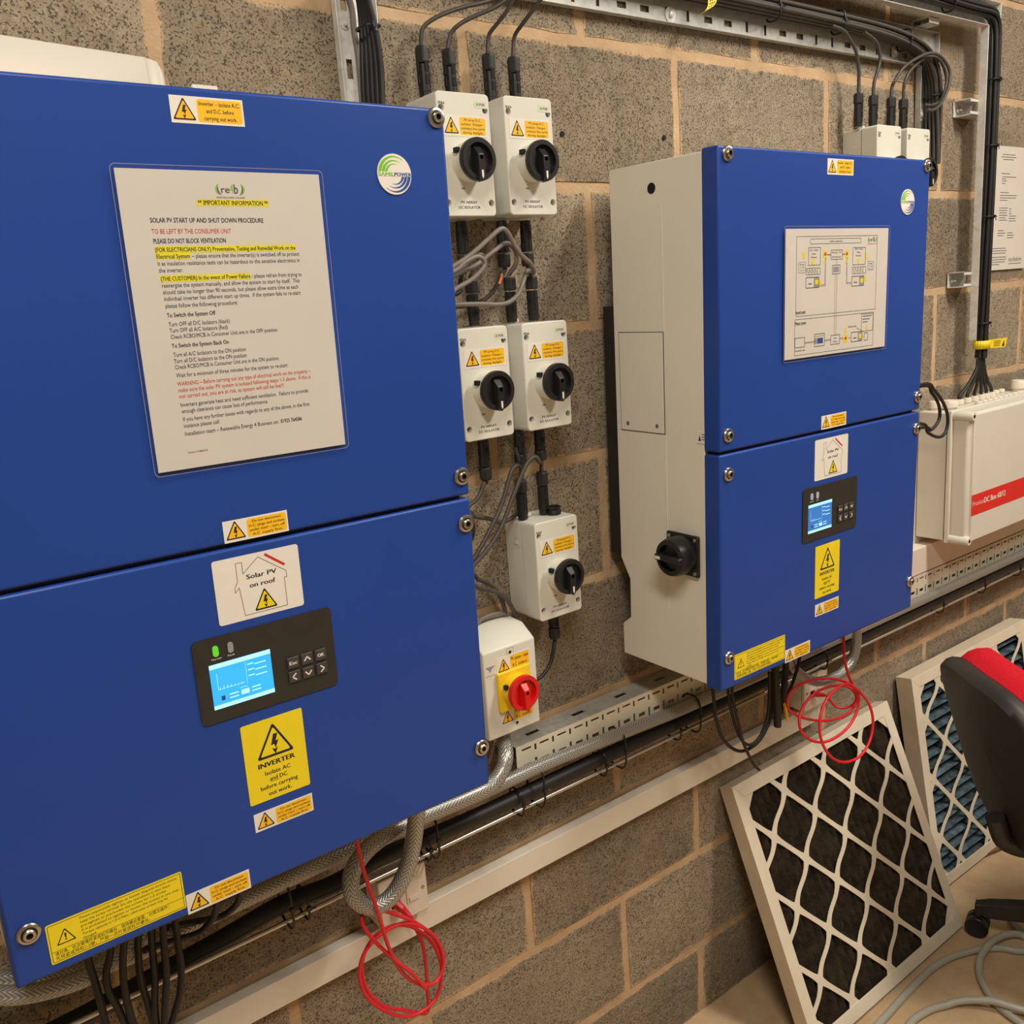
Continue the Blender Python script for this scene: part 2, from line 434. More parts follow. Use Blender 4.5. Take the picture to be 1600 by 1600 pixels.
# ------------------------------------------------------------------ printed marks shared by the stickers
BOLT = [(-.10, .34), (.14, .36), (.02, .10), (.20, .12), (.05, -.16), (.15, -.15), (-.06, -.36), (-.12, -.10), (-.02, -.13), (.06, .0), (-.20, -.03)]
def tri_sign(m, cx, z0, wd, y, ink='print_black', fill='sticker_amber', bolt=True):
    """warning triangle, base at z0, width wd"""
    hgt = wd*.90
    def tri(k):
        cz = z0+hgt*.36
        p = [(-wd/2, z0), (wd/2, z0), (0, z0+hgt)]
        return [(cx+x*k, cz+(z-cz)*k) for x, z in p]
    def rounded(p, r):
        out = []
        for i in range(3):
            a = Vector(p[i-1]); b = Vector(p[i]); c = Vector(p[(i+1) % 3])
            d1 = (a-b).normalized(); d2 = (c-b).normalized()
            out += [tuple(b+d1*r), tuple(b+(d1+d2)*r*.42), tuple(b+d2*r)]
        return out
    m.flat(rounded(tri(1.0), wd*.06), y, ink); m.flat(rounded(tri(.80), wd*.04), y-.00006, fill)
    cz = z0+hgt*.37
    if bolt:
        q = wd*.62
        up = [(-.02, .42), (.16, .42), (.06, .10), (.18, .13), (.02, -.22), (-.02, -.02), (-.16, -.05)]
        m.flat([(cx+x*q, cz+z*q) for x, z in up][::-1], y-.00012, ink)
        m.flat([(cx+x*q, cz+z*q) for x, z in [(-.13, -.18), (.0, -.46), (.12, -.17), (.0, -.24)]], y-.00012, ink)
    else:
        m.flat([(cx-.035*wd, cz-.02*wd), (cx+.035*wd, cz-.02*wd), (cx+.055*wd, cz+.26*wd), (cx-.055*wd, cz+.26*wd)], y-.00012, ink)
        m.flat(circ(cx, cz-.11*wd, .048*wd, n=12), y-.00012, ink)
T = .0004
def warn_strip(x0, z0, x1, z1, Y, lines, bg='sticker_white', split=.36):
    """white label: triangle left, amber field with wording right"""
    m = MM(); y = Y-T; wd = x1-x0; hh = z1-z0
    m.prism([(x0, z0), (x1, z0), (x1, z1), (x0, z1)], y, Y, bg)
    xs = x0+wd*split
    m.flat(rrect(xs, z0+hh*.08, x1-wd*.025, z1-hh*.08, hh*.1), y-.00008, 'sticker_amber')
    tw = min(wd*split*.88, hh*.86/.9)
    tri_sign(m, x0+wd*split*.5, z0+hh*.12, tw, y-.00008)
    n = len(lines); fx0, fx1 = xs+wd*.03, x1-wd*.05; lh = hh*.80/n
    longest = max(len(q) for q in lines)
    for i, q in enumerate(lines):
        wq = (fx1-fx0)*min(1, len(q)/longest+.03)
        m.text(q, (fx0+fx1)/2, z1-hh*.10-lh*(i+.5), y-.00016, 'print_black', width=wq, height=lh*.58, al='C', bold=.00012)
    return m
L_INV = ['Inverter \u2013 isolate A.C.', 'and D.C. before', 'carrying out work.']
L_DND = ['Do not disconnect', 'D.C. plugs and sockets', 'under load \u2013 turn off', 'A.C. supply first.']
L_PV = ['PV array D.C.', 'isolator. Danger -', 'contains live parts', 'during daylight.']
L_AC = ['PV system \u2013 main', 'A.C. isolator.']
def re4b(m, cx, cz, wd, y):
    """small company mark: lettering between green and dark arcs"""
    def arc(x, a0, a1, rx, rz, th, mat):
        n = 10; A = [(x+rx*math.cos(a0+(a1-a0)*i/n), cz+rz*math.sin(a0+(a1-a0)*i/n)) for i in range(n+1)]
        B = [(x+(rx-th*math.sin(PI*i/n))*math.cos(a0+(a1-a0)*i/n), cz+(rz-th*math.sin(PI*i/n))*math.sin(a0+(a1-a0)*i/n)) for i in range(n+1)]
        p = A+B[::-1]
        for i in range(n): m.face([(q[0], y, q[1]) for q in (A[i], A[i+1], B[i+1], B[i])], mat)
    h = wd*.36
    arc(cx-wd*.30, PI*.6, PI*1.4, wd*.20, h*.55, wd*.06, 'print_green'); arc(cx-wd*.27, PI*.75, PI*1.45, wd*.18, h*.5, wd*.05, 'print_grey')
    arc(cx+wd*.30, -PI*.4, PI*.4, wd*.20, h*.55, wd*.06, 'print_green'); arc(cx+wd*.27, -PI*.45, PI*.25, wd*.18, h*.5, wd*.05, 'print_grey')
    m.text('re', cx-wd*.17, cz, y, 'print_grey', width=wd*.28, height=h*.62, al='C', bold=.0004)
    m.text('4', cx+wd*.05, cz+h*.08, y, 'print_green', width=wd*.13, height=h*.8, al='C')
    m.text('b', cx+wd*.20, cz+h*.06, y, 'print_grey', width=wd*.13, height=h*.85, al='C', bold=.0004)
    m.text('RENEWABLE ENERGY 4 BUSINESS', cx, cz-h*.72, y, 'print_grey', width=wd*.98, height=h*.16, al='C')

# ------------------------------------------------------------------ inverters
W, H, D, DS, G = .5735, .8448, .2288, .1970, .3952
def screw_mesh():
    m = MM()
    m.lathe([(.0112, 0), (.0112, .0022), (.0102, .0036), (.0078, .0042), (.0070, .0030), (.0062, .0030), (.0060, .0062), (.0052, .0070), (.0033, .0070), (.0030, .0040), (0, .0040)],
            (0, 0, 0), 'steel_screw', 20, 'y', mats=['steel_screw']*4+['hole_dark']+['steel_screw']*3+['hole_dark']*2)
    return m
def make_inverter(name, label, pose, rot, lit, bracket):
    R = thing(name, label, 'inverter', (pose[0], pose[1], pose[2]+H0), rot, 'blue solar inverters on the wall')
    # cream case, notched at the back near the bottom
    prof = [(0, .0), (-.0, .062), (-.020, .078), (-.021, .150), (0, .187), (0, H-.004), (-DS, H-.004), (-DS, .004), (-.10, .004)]
    prof = [(0, .004)]+prof[1:]
    m = MM(); xa, xb = .002, W-.002; n = len(prof)
    V = [(xa, y, z) for y, z in prof]+[(xb, y, z) for y, z in prof]
    m.mesh(V, [tuple(range(n)), tuple(range(2*n-1, n-1, -1))]+[(i, i+n, (i+1) % n+n, (i+1) % n) for i in range(n)], 'cream_paint')
    MM().box(.010, W-.010, -DS-.022, -DS, .010, H-.010, 'black_satin').build('gap_shade_box', R)  # black box added inside, stands in for the shade in the cover joint
    body = m.build('case', R, bevel=.0015)
    tag(body, 'cream painted steel case')
    # covers
    for nm, z0, z1 in (('upper_cover', G+.0025, H), ('lower_cover', 0, G-.0020)):
        m = MM().box(0, W, -D, -DS, z0, z1, 'blue_paint'); tag(m.build(nm, R, bevel=.0035, seg=3), 'matt blue steel cover')
    # bolts
    sm = None
    for x, z in ((.0205, .8335), (.5620, .8345), (.0195, .4228), (.5625, .4222), (.0200, .3615), (.5635, .3620), (.0190, .0555), (.5635, .0565)):
        if sm is None: sm = screw_mesh().build('screw', R, smooth=35, loc=(x, -D, z)); tag(sm, 'flanged steel bolt')
        else:
            o = sm.copy(); COL.objects.link(o); o.location = (x, -D, z)
    # round badge
    m = MM(); cx, cz, rr = .5020, .7722, .0215; y = -D-.0012
    m.prism(circ(cx, cz, rr, n=40), y, -D, 'sticker_white')
    for k, (r0, r1) in enumerate(((.0204, .0166), (.0160, .0126), (.0120, .0092))):
        for mat, a0, a1 in (('print_green', .28*PI+.05*k*PI, .97*PI), ('print_blue', 1.28*PI+.05*k*PI, 1.97*PI)):
            nn = 18; A = []; B = []
            for i in range(nn+1):
                a = a0+(a1-a0)*i/nn; tq = min(1.0, .05+1.15*i/nn)
                mid_ = (r0+r1)/2; hw = (r0-r1)/2*max(.15, tq)
                A.append((cx+(mid_+hw)*math.cos(a), cz+(mid_+hw)*math.sin(a))); B.append((cx+(mid_-hw)*math.cos(a), cz+(mid_-hw)*math.sin(a)))
            for i in range(nn): m.face([(q[0], y-.0001, q[1]) for q in (B[i], A[i], A[i+1], B[i+1])], mat)
    m.flat([(cx-.0205, cz-.0022), (cx+.0212, cz-.0022), (cx+.0212, cz+.0024), (cx-.0205, cz+.0024)], y-.0002, 'sticker_white')
    m.text('SAMIL', cx-.0203, cz, y-.0003, 'print_green', width=.0195, height=.0038, bold=.0006)
    m.text('POWER', cx-.0003, cz, y-.0003, 'print_blue', width=.0215, height=.0038, bold=.0006)
    tag(m.build('badge', R), 'round white badge with green and blue swirl')
    # stickers
    Y = -D
    tag(warn_strip(.2640, .8117, .3358, .8362, Y, L_INV).build('warning_sticker', R), 'small white and amber label near the top edge')
    tag(warn_strip(.2610, .3992, .3328, .4225, Y, L_DND).build('warning_sticker', R), 'small white and amber label above the cover joint')
    tag(warn_strip(.2527, .0638, .3234, .0860, Y, L_DND).build('warning_sticker', R), 'small white and amber label under the tall yellow one')
    tag(warn_strip(.1682, .0010, .2393, .0245, Y, L_DND).build('warning_sticker', R), 'small white and amber label on the bottom edge')
    # solar pv on roof
    m = MM(); x0, z0, x1, z1 = .2440, .3120, .3405, .3828; y = Y-T
    m.prism(rrect(x0, z0, x1, z1, .003), y, Y, 'sticker_white'); w_, h_ = x1-x0, z1-z0
    hp = [(.30, .07), (.80, .07), (.80, .52), (.83, .52), (.83, .62), (.52, .93), (.33, .72), (.33, .90), (.26, .90), (.26, .62), (.22, .52), (.22, .45), (.27, .52), (.30, .07)]
    hp = [(x0+a*w_, z0+b*h_) for a, b in hp]
    for a, b in zip(hp[:-1], hp[1:]): m.seg(a, b, .0006, y-.0001, 'print_grey')
    m.seg((x0+.60*w_, z0+.95*h_), (x0+.82*w_, z0+.72*h_), .0028, y-.0001, 'print_red')
    m.text('Solar PV', x0+.54*w_, z0+.66*h_, y-.0001, 'print_black', width=.35*w_, height=.0052, al='C', bold=.0005)
    m.text('on roof', x0+.54*w_, z0+.52*h_, y-.0001, 'print_black', width=.30*w_, height=.0052, al='C', bold=.0005)
    tri_sign(m, x0+.55*w_, z0+.10*h_, .0265, y-.0001, fill='sticker_yellow')
    tag(m.build('roof_sticker', R), 'white label with a house outline and warning triangle')
    # tall yellow label
    m = MM(); x0, z0, x1, z1 = .2508, .0975, .3230, .1935; cx = (x0+x1)/2
    m.prism(rrect(x0, z0, x1, z1, .002), y, Y, 'sticker_yellow')
    tri_sign(m, cx, .1475, .0445, y-.0001, fill='sticker_yellow')
    m.text('INVERTER', cx, .1405, y-.0001, 'print_black', width=.0430, height=.0058, al='C', bold=.0008)
    for q, z, wd in (('Isolate AC', .1300, .030), ('and DC', .1220, .0205), ('before carrying', .1135, .0440), ('out work.', .1050, .0270)):
        m.text(q, cx, z, y-.0001, 'print_black', width=wd, height=.0050, al='C', bold=.0003)
    m.seg((cx-.0102, .1183), (cx+.0008, .1183), .0004, y-.0001, 'print_black')
    tag(m.build('inverter_sticker', R), 'tall yellow label with a large triangle')
    # long yellow notice
    m = MM(); x0, z0, x1, z1 = .0333, .0108, .1675, .0550
    m.prism(rrect(x0, z0, x1, z1, .002), y, Y, 'sticker_yellow')
    m.frame(x0+.0018, z0+.0018, x1-.0018, z1-.0018, .0005, y-.0001, 'print_black')
    m.seg((x0+.0018, z0+.0130), (x1-.0018, z0+.0130), .0004, y-.0001, 'print_black')
    tri_sign(m, x0+.0165, z0+.0185, .0185, y-.0001, fill='sticker_yellow', bolt=False)
    tx = x0+.0315
    for i, q in enumerate(('Please sequentially tighten or loosen diagonal screws slowly,', 'keep the screw vertical. Do the operations in two steps:', 'pre-tighten or pre-loosen the screws for 1-2 circles.', 'It is prohibited to tighten or loosen the screws in one step.', 'Torque capacity is 1.5-2.0Nm, otherwise screws may be', 'damaged.')):
        m.text(q, tx, z1-.0055-.0046*i, y-.0001, 'print_black', width=.0980*len(q)/61, height=.0027)
    for i, q in enumerate(('\u8bf7\u5bf9\u89d2\u3001\u4f9d\u6b21\u7f13\u6162\u62e7\u7d27\u6216\u677e\u5f00\u87ba\u4e1d\uff0c\u4fdd\u6301\u87ba\u4e1d\u5782\u76f4\uff0c\u5206\u4e24\u6b21\u64cd\u4f5c\uff1a', '\u5148\u9884\u7d27\u6216\u9884\u677e1-2\u5708\uff0c\u4e25\u7981\u4e00\u6b21\u62e7\u7d27\u6216\u677e\u5f00\u87ba\u4e1d\u3002')):
        m.text(q, x0+.0045, z0+.0100-.0050*i, y-.0001, 'print_black', width=.112-.02*i, height=.0034)
    tag(m.build('screw_notice_sticker', R), 'long yellow label with small print')
    # control panel
    x0, z0, x1, z1 = .2115, .2075, .3708, .3026
    m = MM().prism(rrect(x0, z0, x1, z1, .006), Y-.0014, Y, 'panel_dark')
    for i, q in enumerate(('Normal', 'Fault')):
        m.text(q, .2356+.0161*i, .2786, Y-.0016, 'sticker_white', width=.0105-.003*i, height=.0022, al='C')
    pan = m.build('control_panel', R, bevel=.0006); tag(pan, 'dark control panel')
    for i, mt in enumerate((('led_green', 'led_off') if lit else ('led_white', 'led_white'))):
        tag(MM().prism(rrect(.2326+.0161*i, .2812, .2386+.0161*i, .2932, .0028), Y-.0026, Y-.0014, mt).build('indicator_lamp', pan), 'green lit lamp' if mt == 'led_green' else 'pale lamp')
    sx0, sz0, sx1, sz1 = .2263, .2225, .2943, .2730; a = 'screen_cyan' if lit else 'screen_blue'; b = 'screen_pale'
    m = MM().prism([(sx0, sz0), (sx1, sz0), (sx1, sz1), (sx0, sz1)], Y-.0018, Y-.0014, a); ys = Y-.0019
    m.flat([(sx0, sz1-.0050), (sx1, sz1-.0050), (sx1, sz1), (sx0, sz1)], ys, b)
    m.flat([(sx0, sz0), (sx1, sz0), (sx1, sz0+.0045), (sx0, sz0+.0045)], ys, b)
    m.seg((sx0+.007, sz0+.0215), (sx0+.007, sz0+.040), .0004, ys, b); m.seg((sx0+.007, sz0+.0215), (sx0+.036, sz0+.0215), .0004, ys, b)
    for i in range(7): m.seg((sx0+.009+.004*i, sz0+.0210), (sx0+.009+.004*i, sz0+.0235+.0012*math.sin(i)), .0006, ys, b)
    m.seg((sx0+.039, sz0+.019), (sx0+.039, sz1-.006), .0003, ys, b)
    for i in range(3):
        m.seg((sx0+.041, sz1-.010-.0065*i), (sx0+.048, sz1-.010-.0065*i), .0012, ys, b); m.seg((sx0+.049, sz1-.0115-.0065*i), (sx0+.062, sz1-.0115-.0065*i), .0012, ys, b)
    m.flat([(sx0+.031, sz0+.0085), (sx0+.040, sz0+.0085), (sx0+.040, sz0+.0140), (sx0+.031, sz0+.0140)], ys, b)
    for k in range(2):
        m.seg((sx0+.018, sz0+.0090+.004*k), (sx0+.028, sz0+.0090+.004*k), .0013, ys, b); m.seg((sx0+.043, sz0+.0095+.004*k), (sx0+.053, sz0+.0095+.004*k), .0013, ys, b)
    m.text('normal', sx0+.034, sz0+.0170, ys, b, width=.008, height=.0020, al='C')
    m.flat([(sx0+.009, sz0+.0085), (sx0+.013, sz0+.0085), (sx0+.013, sz0+.0135), (sx0+.009, sz0+.0135)], ys, 'print_blue')
    tag(m.build('screen', pan), 'bright blue lit screen with a small graph')
    for i, q in enumerate(('Esc', '^', 'OK', '<', 'v', '>')):
        bx = .3187+.0167*(i % 3); bz = (.2500 if i < 3 else .2335)
        m = MM().prism(rrect(bx-.0068, bz-.0066, bx+.0068, bz+.0066, .001), Y-.0034, Y-.0014, 'button_dark'); yb = Y-.0036
        if len(q) > 1: m.text(q, bx, bz, yb, 'sticker_white', width=.0090 if q == 'Esc' else .0078, height=.0040, al='C', bold=.0004)
        else:
            dx, dz = {'^': (0, 1), 'v': (0, -1), '<': (-1, 0), '>': (1, 0)}[q]; k = .0038
            tip = (bx+dx*k*.7, bz+dz*k*.7)
            for sgn in (-1, 1): m.seg(tip, (bx-dx*k*.5+sgn*abs(dz)*k, bz-dz*k*.5+sgn*abs(dx)*k), .0015, yb, 'sticker_white')
        m.build('button', pan, bevel=.0007)
    # side hatch, hole, seam, rotary switch on the left flank
    m = MM().box(.0005, .002, -.113, -.013, .418, .581, 'cream_paint'); pl = m.build('side_hatch', R, bevel=.0006)
    m2 = MM().box(.0014, .0021, -.1142, -.0118, .4168, .5822, 'hole_dark'); m2.build('hatch_gap', pl)
    for yy, zz in ((-.030, .430), (-.098, .430)):
        MM().lathe([(.0032, 0), (.0032, .0010), (.0018, .0014), (0, .0010)], (.0005, yy, zz), 'steel_screw', 12, 'x').build('hatch_screw', pl)
    MM().lathe([(.0085, 0), (.0085, .0004), (0, .0004)], (.002, -.0947, .8017), 'hole_dark', 20, 'x').build('cable_hole', R)
    for za, zb_ in ((.118, .416), (.583, .775)): MM().box(.0012, .0022, -.1155, -.1140, za, zb_, 'cream_paint').build('panel_crease', R)
    m = MM().box(.0008, .0025, -.2000, -.1835, .409, .428, 'sticker_white')
    tri = [(.0006, -.1860, .4130), (.0006, -.1910, .4130), (.0006, -.1885, .4230)]
    m.face(tri, 'print_black')
    for k in range(3): m.face([(.0006, -.1925, .415+.004*k), (.0006, -.1985, .415+.004*k), (.0006, -.1985, .4162+.004*k), (.0006, -.1925, .4162+.004*k)], 'print_black')
    tag(m.build('caution_sticker', R), 'tiny white caution label')
    m = MM().box(-.0045, .002, -.187, -.117, .187, .257, 'black_plastic'); sp_ = m.build('rotary_switch', R, bevel=.003); tag(sp_, 'black rotary switch on the side')
    cy, cz = -.152, .222
    MM().lathe([(.0325, 0), (.0325, .022), (.0300, .030), (.0225, .032), (.0210, .024), (0, .024)], (-.0045, cy, cz), 'black_plastic', 32, 'x').build('dial', sp_, smooth=40)
    m = MM(); m.box(-.0440, -.0285, cy-.030, cy+.026, cz-.0055, cz+.0055, 'black_plastic'); m.build('handle', sp_, bevel=.003)
    m = MM().box(-.0446, -.0440, cy+.012, cy+.023, cz-.0025, cz+.0025, 'sticker_white'); m.build('pointer_mark', sp_)
    for dy, dz in ((.028, .028), (-.028, .028), (-.028, -.028), (.028, -.028)):
        MM().lathe([(.0035, 0), (.0035, .0012), (.002, .0016), (0, .001)], (-.0045, cy+dy, cz+dz), 'steel_screw', 12, 'x').build('plate_screw', sp_)
    # a second rotary switch and a socket on the right flank
    m = MM().box(W-.002, W+.0045, -.187, -.117, .305, .375, 'black_plastic'); s2 = m.build('rotary_switch', R, bevel=.003)
    m = MM().lathe([(.0, -.030), (.0210, -.030), (.0300, -.032), (.0325, -.024), (.0325, 0)], (W+.0045, -.152, .34), 'black_plastic', 32, 'x'); m.build('dial', s2, smooth=40)
    m = MM().lathe([(.0, -.020), (.016, -.020), (.020, -.016), (.020, 0)], (W-.002, -.10, .580), 'black_plastic', 24, 'x'); m.build('side_socket', R, smooth=40)
    # wall bracket
    m = MM().box(.006, W-.006, 0, bracket, .189, .625, 'black_satin').box(.03, W-.03, 0, bracket, .70, .76, 'black_satin'); tag(m.build('wall_bracket', R, bevel=.001), 'black wall bracket behind the case')
    # glands under the case
    m = MM()
    for i in range(8): m.lathe([(.010, 0), (.010, -.012), (.012, -.012), (.012, -.028), (.007, -.034), (.0, -.034)], (.17+.034*i, -.13, .004), 'black_plastic', 14, 'z')
    m.build('cable_gland_row', R, smooth=40)
    return R
invL = make_inverter('solar_inverter', 'large blue inverter nearest the camera, with a laminated text notice on its cover', (-1.2575, -.0340, -.7969), (.0127, .0078, .0011), True, .030)
invR = make_inverter('solar_inverter', 'blue inverter with visible cream side and black rotary switch, left of the red-striped box', (-.2179, -.0360, -.8217), (.0127, .0064, -.0017), False, .030)

# ------------------------------------------------------------------ laminated notices
def on_inverter(inv, name, label, cat):
    o = thing(name, label, cat); o.location = inv.location; o.rotation_euler = inv.rotation_euler; return o
def laminate(R, x0, z0, x1, z1, Y, fx, fz, mg=.0042):
    x0, x1, z0, z1 = fx(x0), fx(x1), fz(z0), fz(z1)
    MM().prism([(x0, z0), (x1, z0), (x1, z1), (x0, z1)], Y-.0006, Y-.0002, 'paper').build('paper_sheet', R)
    m = MM().flat(rrect(x0-mg, z0-mg, x1+mg, z1+mg, .005), Y-.0013, 'laminate')
    rim = MM(); o_ = rrect(x0-mg, z0-mg, x1+mg, z1+mg, .005); i_ = rrect(x0-mg+.0007, z0-mg+.0007, x1+mg-.0007, z1+mg-.0007, .0045)
    rim.ring(o_, i_, Y-.00140, 'pouch_edge')
    tag(m.build('laminating_pouch', R), 'clear glossy pouch'); tag(rim.build('pouch_edge', R), 'thin pale pouch edge')
N1 = on_inverter(invL, 'laminated_notice', 'laminated portrait page of typed text with yellow highlighting, taped to the nearest inverter', 'notice')
x0, z0, x1, z1 = .2008, .4848, .4100, .7735; Y = -D-.003
FX1 = lambda x: .2026+(x-.1993)*.9784
FZ1 = lambda z: .4809+(z-.4816)*.9861
laminate(N1, x0, z0, x1, z1, Y, FX1, FZ1)
m = MM(); yt = Y-.0008
HLS = [(.2750, .3501, .7437), (.2276, .3750, .6996), (.2280, .2617, .6933), (.2290, .3216, .6723)]
for a, b, z in HLS: m.flat([(a, z-.0032), (b, z-.0032), (b, z+.0032), (a, z+.0032)], yt+.0001, 'highlighter')
re4b(m, .3106, .7565, .0300, yt)
DOC = [('** IMPORTANT INFORMATION **', .2760, .0732, .7437, 'k', 1), ('SOLAR PV START UP AND SHUT DOWN PROCEDURE', .2274, .1147, .7270, 'k', 1), ('TO BE LEFT BY THE CONSUMER UNIT', .2273, .0791, .7167, 'r', 0),
 ('PLEASE DO NOT BLOCK VENTILATION', .2278, .0718, .7077, 'k', 1), ('(FOR ELECTRICIANS ONLY) Preventative, Testing and Remedial Work on the', .2282, .1462, .6996, 'k', 1), ('Electrical System', .2287, .0325, .6933, 'k', 1),
 ('\u2013 please ensure that the inverter(s) is switched off to protect', .2632, .1148, .6933, 'k', 0), ('it as insulation resistance tests can be hazardous to the sensitive electronics in', .2288, .1489, .6868, 'k', 0), ('the inverter.', .2290, .0237, .6803, 'k', 0),
 ('(THE CUSTOMER) In the event of Power Failure', .2298, .0911, .6723, 'k', 1), ('- please refrain from trying to', .3225, .0559, .6723, 'k', 0), ('reenergise the system manually, and allow the system to start by itself.  This', .2299, .1454, .6660, 'k', 0),
 ('should take no longer than 90 seconds, but please allow extra time as each', .2301, .1428, .6597, 'k', 0), ('individual inverter has different start up times.  If the system fails to re-start', .2302, .1449, .6534, 'k', 0), ('please follow the following procedure:', .2306, .0734, .6466, 'k', 0),
 ('To Switch the System Off', .2307, .0488, .6376, 'k', 1), ('Turn OFF all D/C Isolators (black)', .2311, .0622, .6288, 'k', 0), ('Turn OFF all A/C Isolators (Red)', .2313, .0591, .6228, 'k', 0), ('Check RCBO/MCB in Consumer Unit are in the OFF position.', .2315, .1131, .6167, 'k', 0),
 ('To Switch the System Back On', .2314, .0581, .6080, 'k', 1), ('Turn all A/C Isolators to the ON position', .2317, .0750, .5992, 'k', 0), ('Turn all D/C Isolators to the ON position', .2314, .0754, .5930, 'k', 0), ('Check RCBO/MCB in Consumer Unit are in the ON position.', .2316, .1107, .5871, 'k', 0),
 ('Wait for a minimum of three minutes for the system to re-start.', .2317, .1199, .5790, 'k', 0), ('WARNING \u2013 Before carrying out any type of electrical work on the property \u2013', .2315, .1451, .5705, 'r', 0), ('make sure the solar PV system is isolated following steps 1-3 above.  If this is', .2317, .1443, .5643, 'r', 0),
 ('not carried out, you are at risk, as system will still be live!!!', .2319, .1122, .5582, 'r', 0), ('Inverters generate heat and need sufficient ventilation.  Failure to provide', .2320, .1394, .5496, 'k', 0), ('enough clearance can cause loss of performance.', .2324, .0917, .5432, 'k', 0),
 ('If you have any further issues with regards to any of the above, in the first', .2324, .1389, .5350, 'k', 0), ('instance please call:', .2324, .0370, .5284, 'k', 0), ('Installation team \u2013 Renewable Energy 4 Business on:', .2323, .1010, .5203, 'k', 0), ('01925 764586', .3360, .0245, .5203, 'k', 1), ('Version 4: 08/02/15', .2328, .0202, .5010, 'k', 0)]
for q, x, wd, z, c, bd in DOC:
    m.text(q, x, z, yt, 'print_red' if c == 'r' else 'print_black', width=wd, height=(.0045 if q.isupper() or '**' in q else .0041) if wd > .021 else .0020, bold=.00016 if bd else .0)
m.remap(FX1, FZ1).build('lettering', N1)

N2 = on_inverter(invR, 'laminated_notice', 'laminated landscape wiring diagram taped to the inverter beside the red-striped box', 'notice')
x0, z0, x1, z1 = .1560, .5270, .4480, .7310
FX2 = lambda x: .1548+(x-.1572)*.9802
FZ2 = lambda z: .5238+(z-.5248)*.9909
laminate(N2, x0, z0, x1, z1, Y, FX2, FZ2)
m = MM(); g = 'print_grey'
def bxs(c, wd=.0007, mat=g): m.frame(c[0], c[3], c[2], c[1], wd, yt, mat)
def fill(c, mat, dy=0): m.flat([(c[0], c[3]), (c[2], c[3]), (c[2], c[1]), (c[0], c[1])], yt-dy, mat)
bxs((.1845, .7190, .4140, .5945)); bxs((.1822, .5895, .4095, .5320)); bxs((.2208, .7150, .3641, .7073))
m.text('Solar schematic', .2925, .7111, yt, 'print_black', width=.036, height=.0030, al='C')
re4b(m, .3990, .7125, .0280, yt)
for c in ((.2167, .7016, .2487, .6739), (.3411, .6997, .3786, .6715), (.2783, .6966, .3108, .6818)): bxs(c, .0009)
for cx in (.2310, .3585):
    for i, q in enumerate(('200 x 250w', 'Solar', 'Modules')): m.text(q, cx, .6975-.0055*i, yt, 'print_black', width=(.024, .011, .016)[i], height=.0026, al='C')
for i, q in enumerate(('Existing 11kV', 'Distribution')): m.text(q, .2945, .6930-.0070*i, yt, 'print_black', width=.026, height=.0026, al='C')
for c in ((.2572, .6968, .2670, .6847), (.3183, .6962, .3287, .6838), (.3200, .5567, .3314, .5431)):
    fill(c, 'sticker_yellow'); m.flat(circ((c[0]+c[2])/2, (c[1]+c[3])/2, .0030, n=14), yt-.0001, 'print_red')
for c in ((.2004, .6943, .2074, .6847), (.2254, .6831, .2333, .6755), (.2585, .6822, .2633, .6759), (.3206, .6812, .3258, .6748), (.3553, .6811, .3616, .6732), (.3793, .6901, .3858, .6807), (.2470, .6480, .2520, .6390), (.3790, .6530, .3840, .6440), (.3230, .5680, .3285, .5600), (.3860, .5680, .3920, .5610)): fill(c, 'sticker_yellow')
for c, q in (((.1897, .6793, .2086, .6628), 1), ((.3869, .6760, .4041, .6616), 1)):
    bxs(c, .0005)
    for i, s_ in enumerate(('Strings', '2 x 20', '2 x 21')): m.text(s_, (c[0]+c[2])/2, c[1]-.0035-.0045*i, yt, 'print_black', width=.012, height=.0024, al='C')
for c in ((.2107, .6694, .2491, .6592), (.3409, .6676, .3810, .6569)):
    bxs(c, .0008)
    for i in range(1, 5):
        x = c[0]+(c[2]-c[0])*i/5; m.seg((x, c[1]), (x, c[3]), .0008, yt, g); m.seg((x-.006, c[1]-.002), (x-.002, c[3]+.002), .0009, yt, g)
bxs((.2831, .6724, .3045, .6583), .0010); fill((.2860, .6700, .3016, .6610), 'led_off')
for c in ((.2103, .6549, .2459, .6383), (.3400, .6524, .3761, .6364), (.3425, .5586, .3756, .5425)):
    bxs(c, .0012); fill((c[0]+(c[2]-c[0])*.62, c[1]-.0006, c[2]-.0006, c[3]+.0006), 'led_off', .0001); fill((c[0]+(c[2]-c[0])*.7, c[1]-.004, c[2]-.002, c[3]+.005), 'sticker_yellow', .0002)
    m.seg((c[0]+.006, (c[1]+c[3])/2-.002), (c[0]+.016, (c[1]+c[3])/2-.002), .0016, yt, g)
for pts in (((.2620, .6847), (.2620, .6420), (.2459, .6420)), ((.2640, .6847), (.2640, .6400), (.2459, .6400)), ((.3235, .6838), (.3235, .6430), (.3400, .6430)), ((.3255, .6838), (.3255, .6410), (.3400, .6410)),
            ((.2670, .6900), (.2783, .6900)), ((.3108, .6900), (.3183, .6900)), ((.2670, .6890), (.2783, .6890)), ((.3108, .6890), (.3183, .6890)), ((.2915, .6583), (.2915, .5576)), ((.2965, .6583), (.2965, .5576)), ((.2940, .6818), (.2940, .6724)),
            ((.2092, .5515), (.2364, .5515)), ((.2092, .5500), (.2364, .5500)), ((.2645, .5515), (.2824, .5515)), ((.2645, .5500), (.2824, .5500)), ((.3082, .5515), (.3200, .5515)), ((.3082, .5500), (.3200, .5500)), ((.3314, .5500), (.3425, .5500)), ((.3756, .5500), (.3819, .5500)), ((.3560, .5660), (.3740, .5600))):
    for a, b in zip(pts[:-1], pts[1:]): m.seg(a, b, .0006, yt, g)
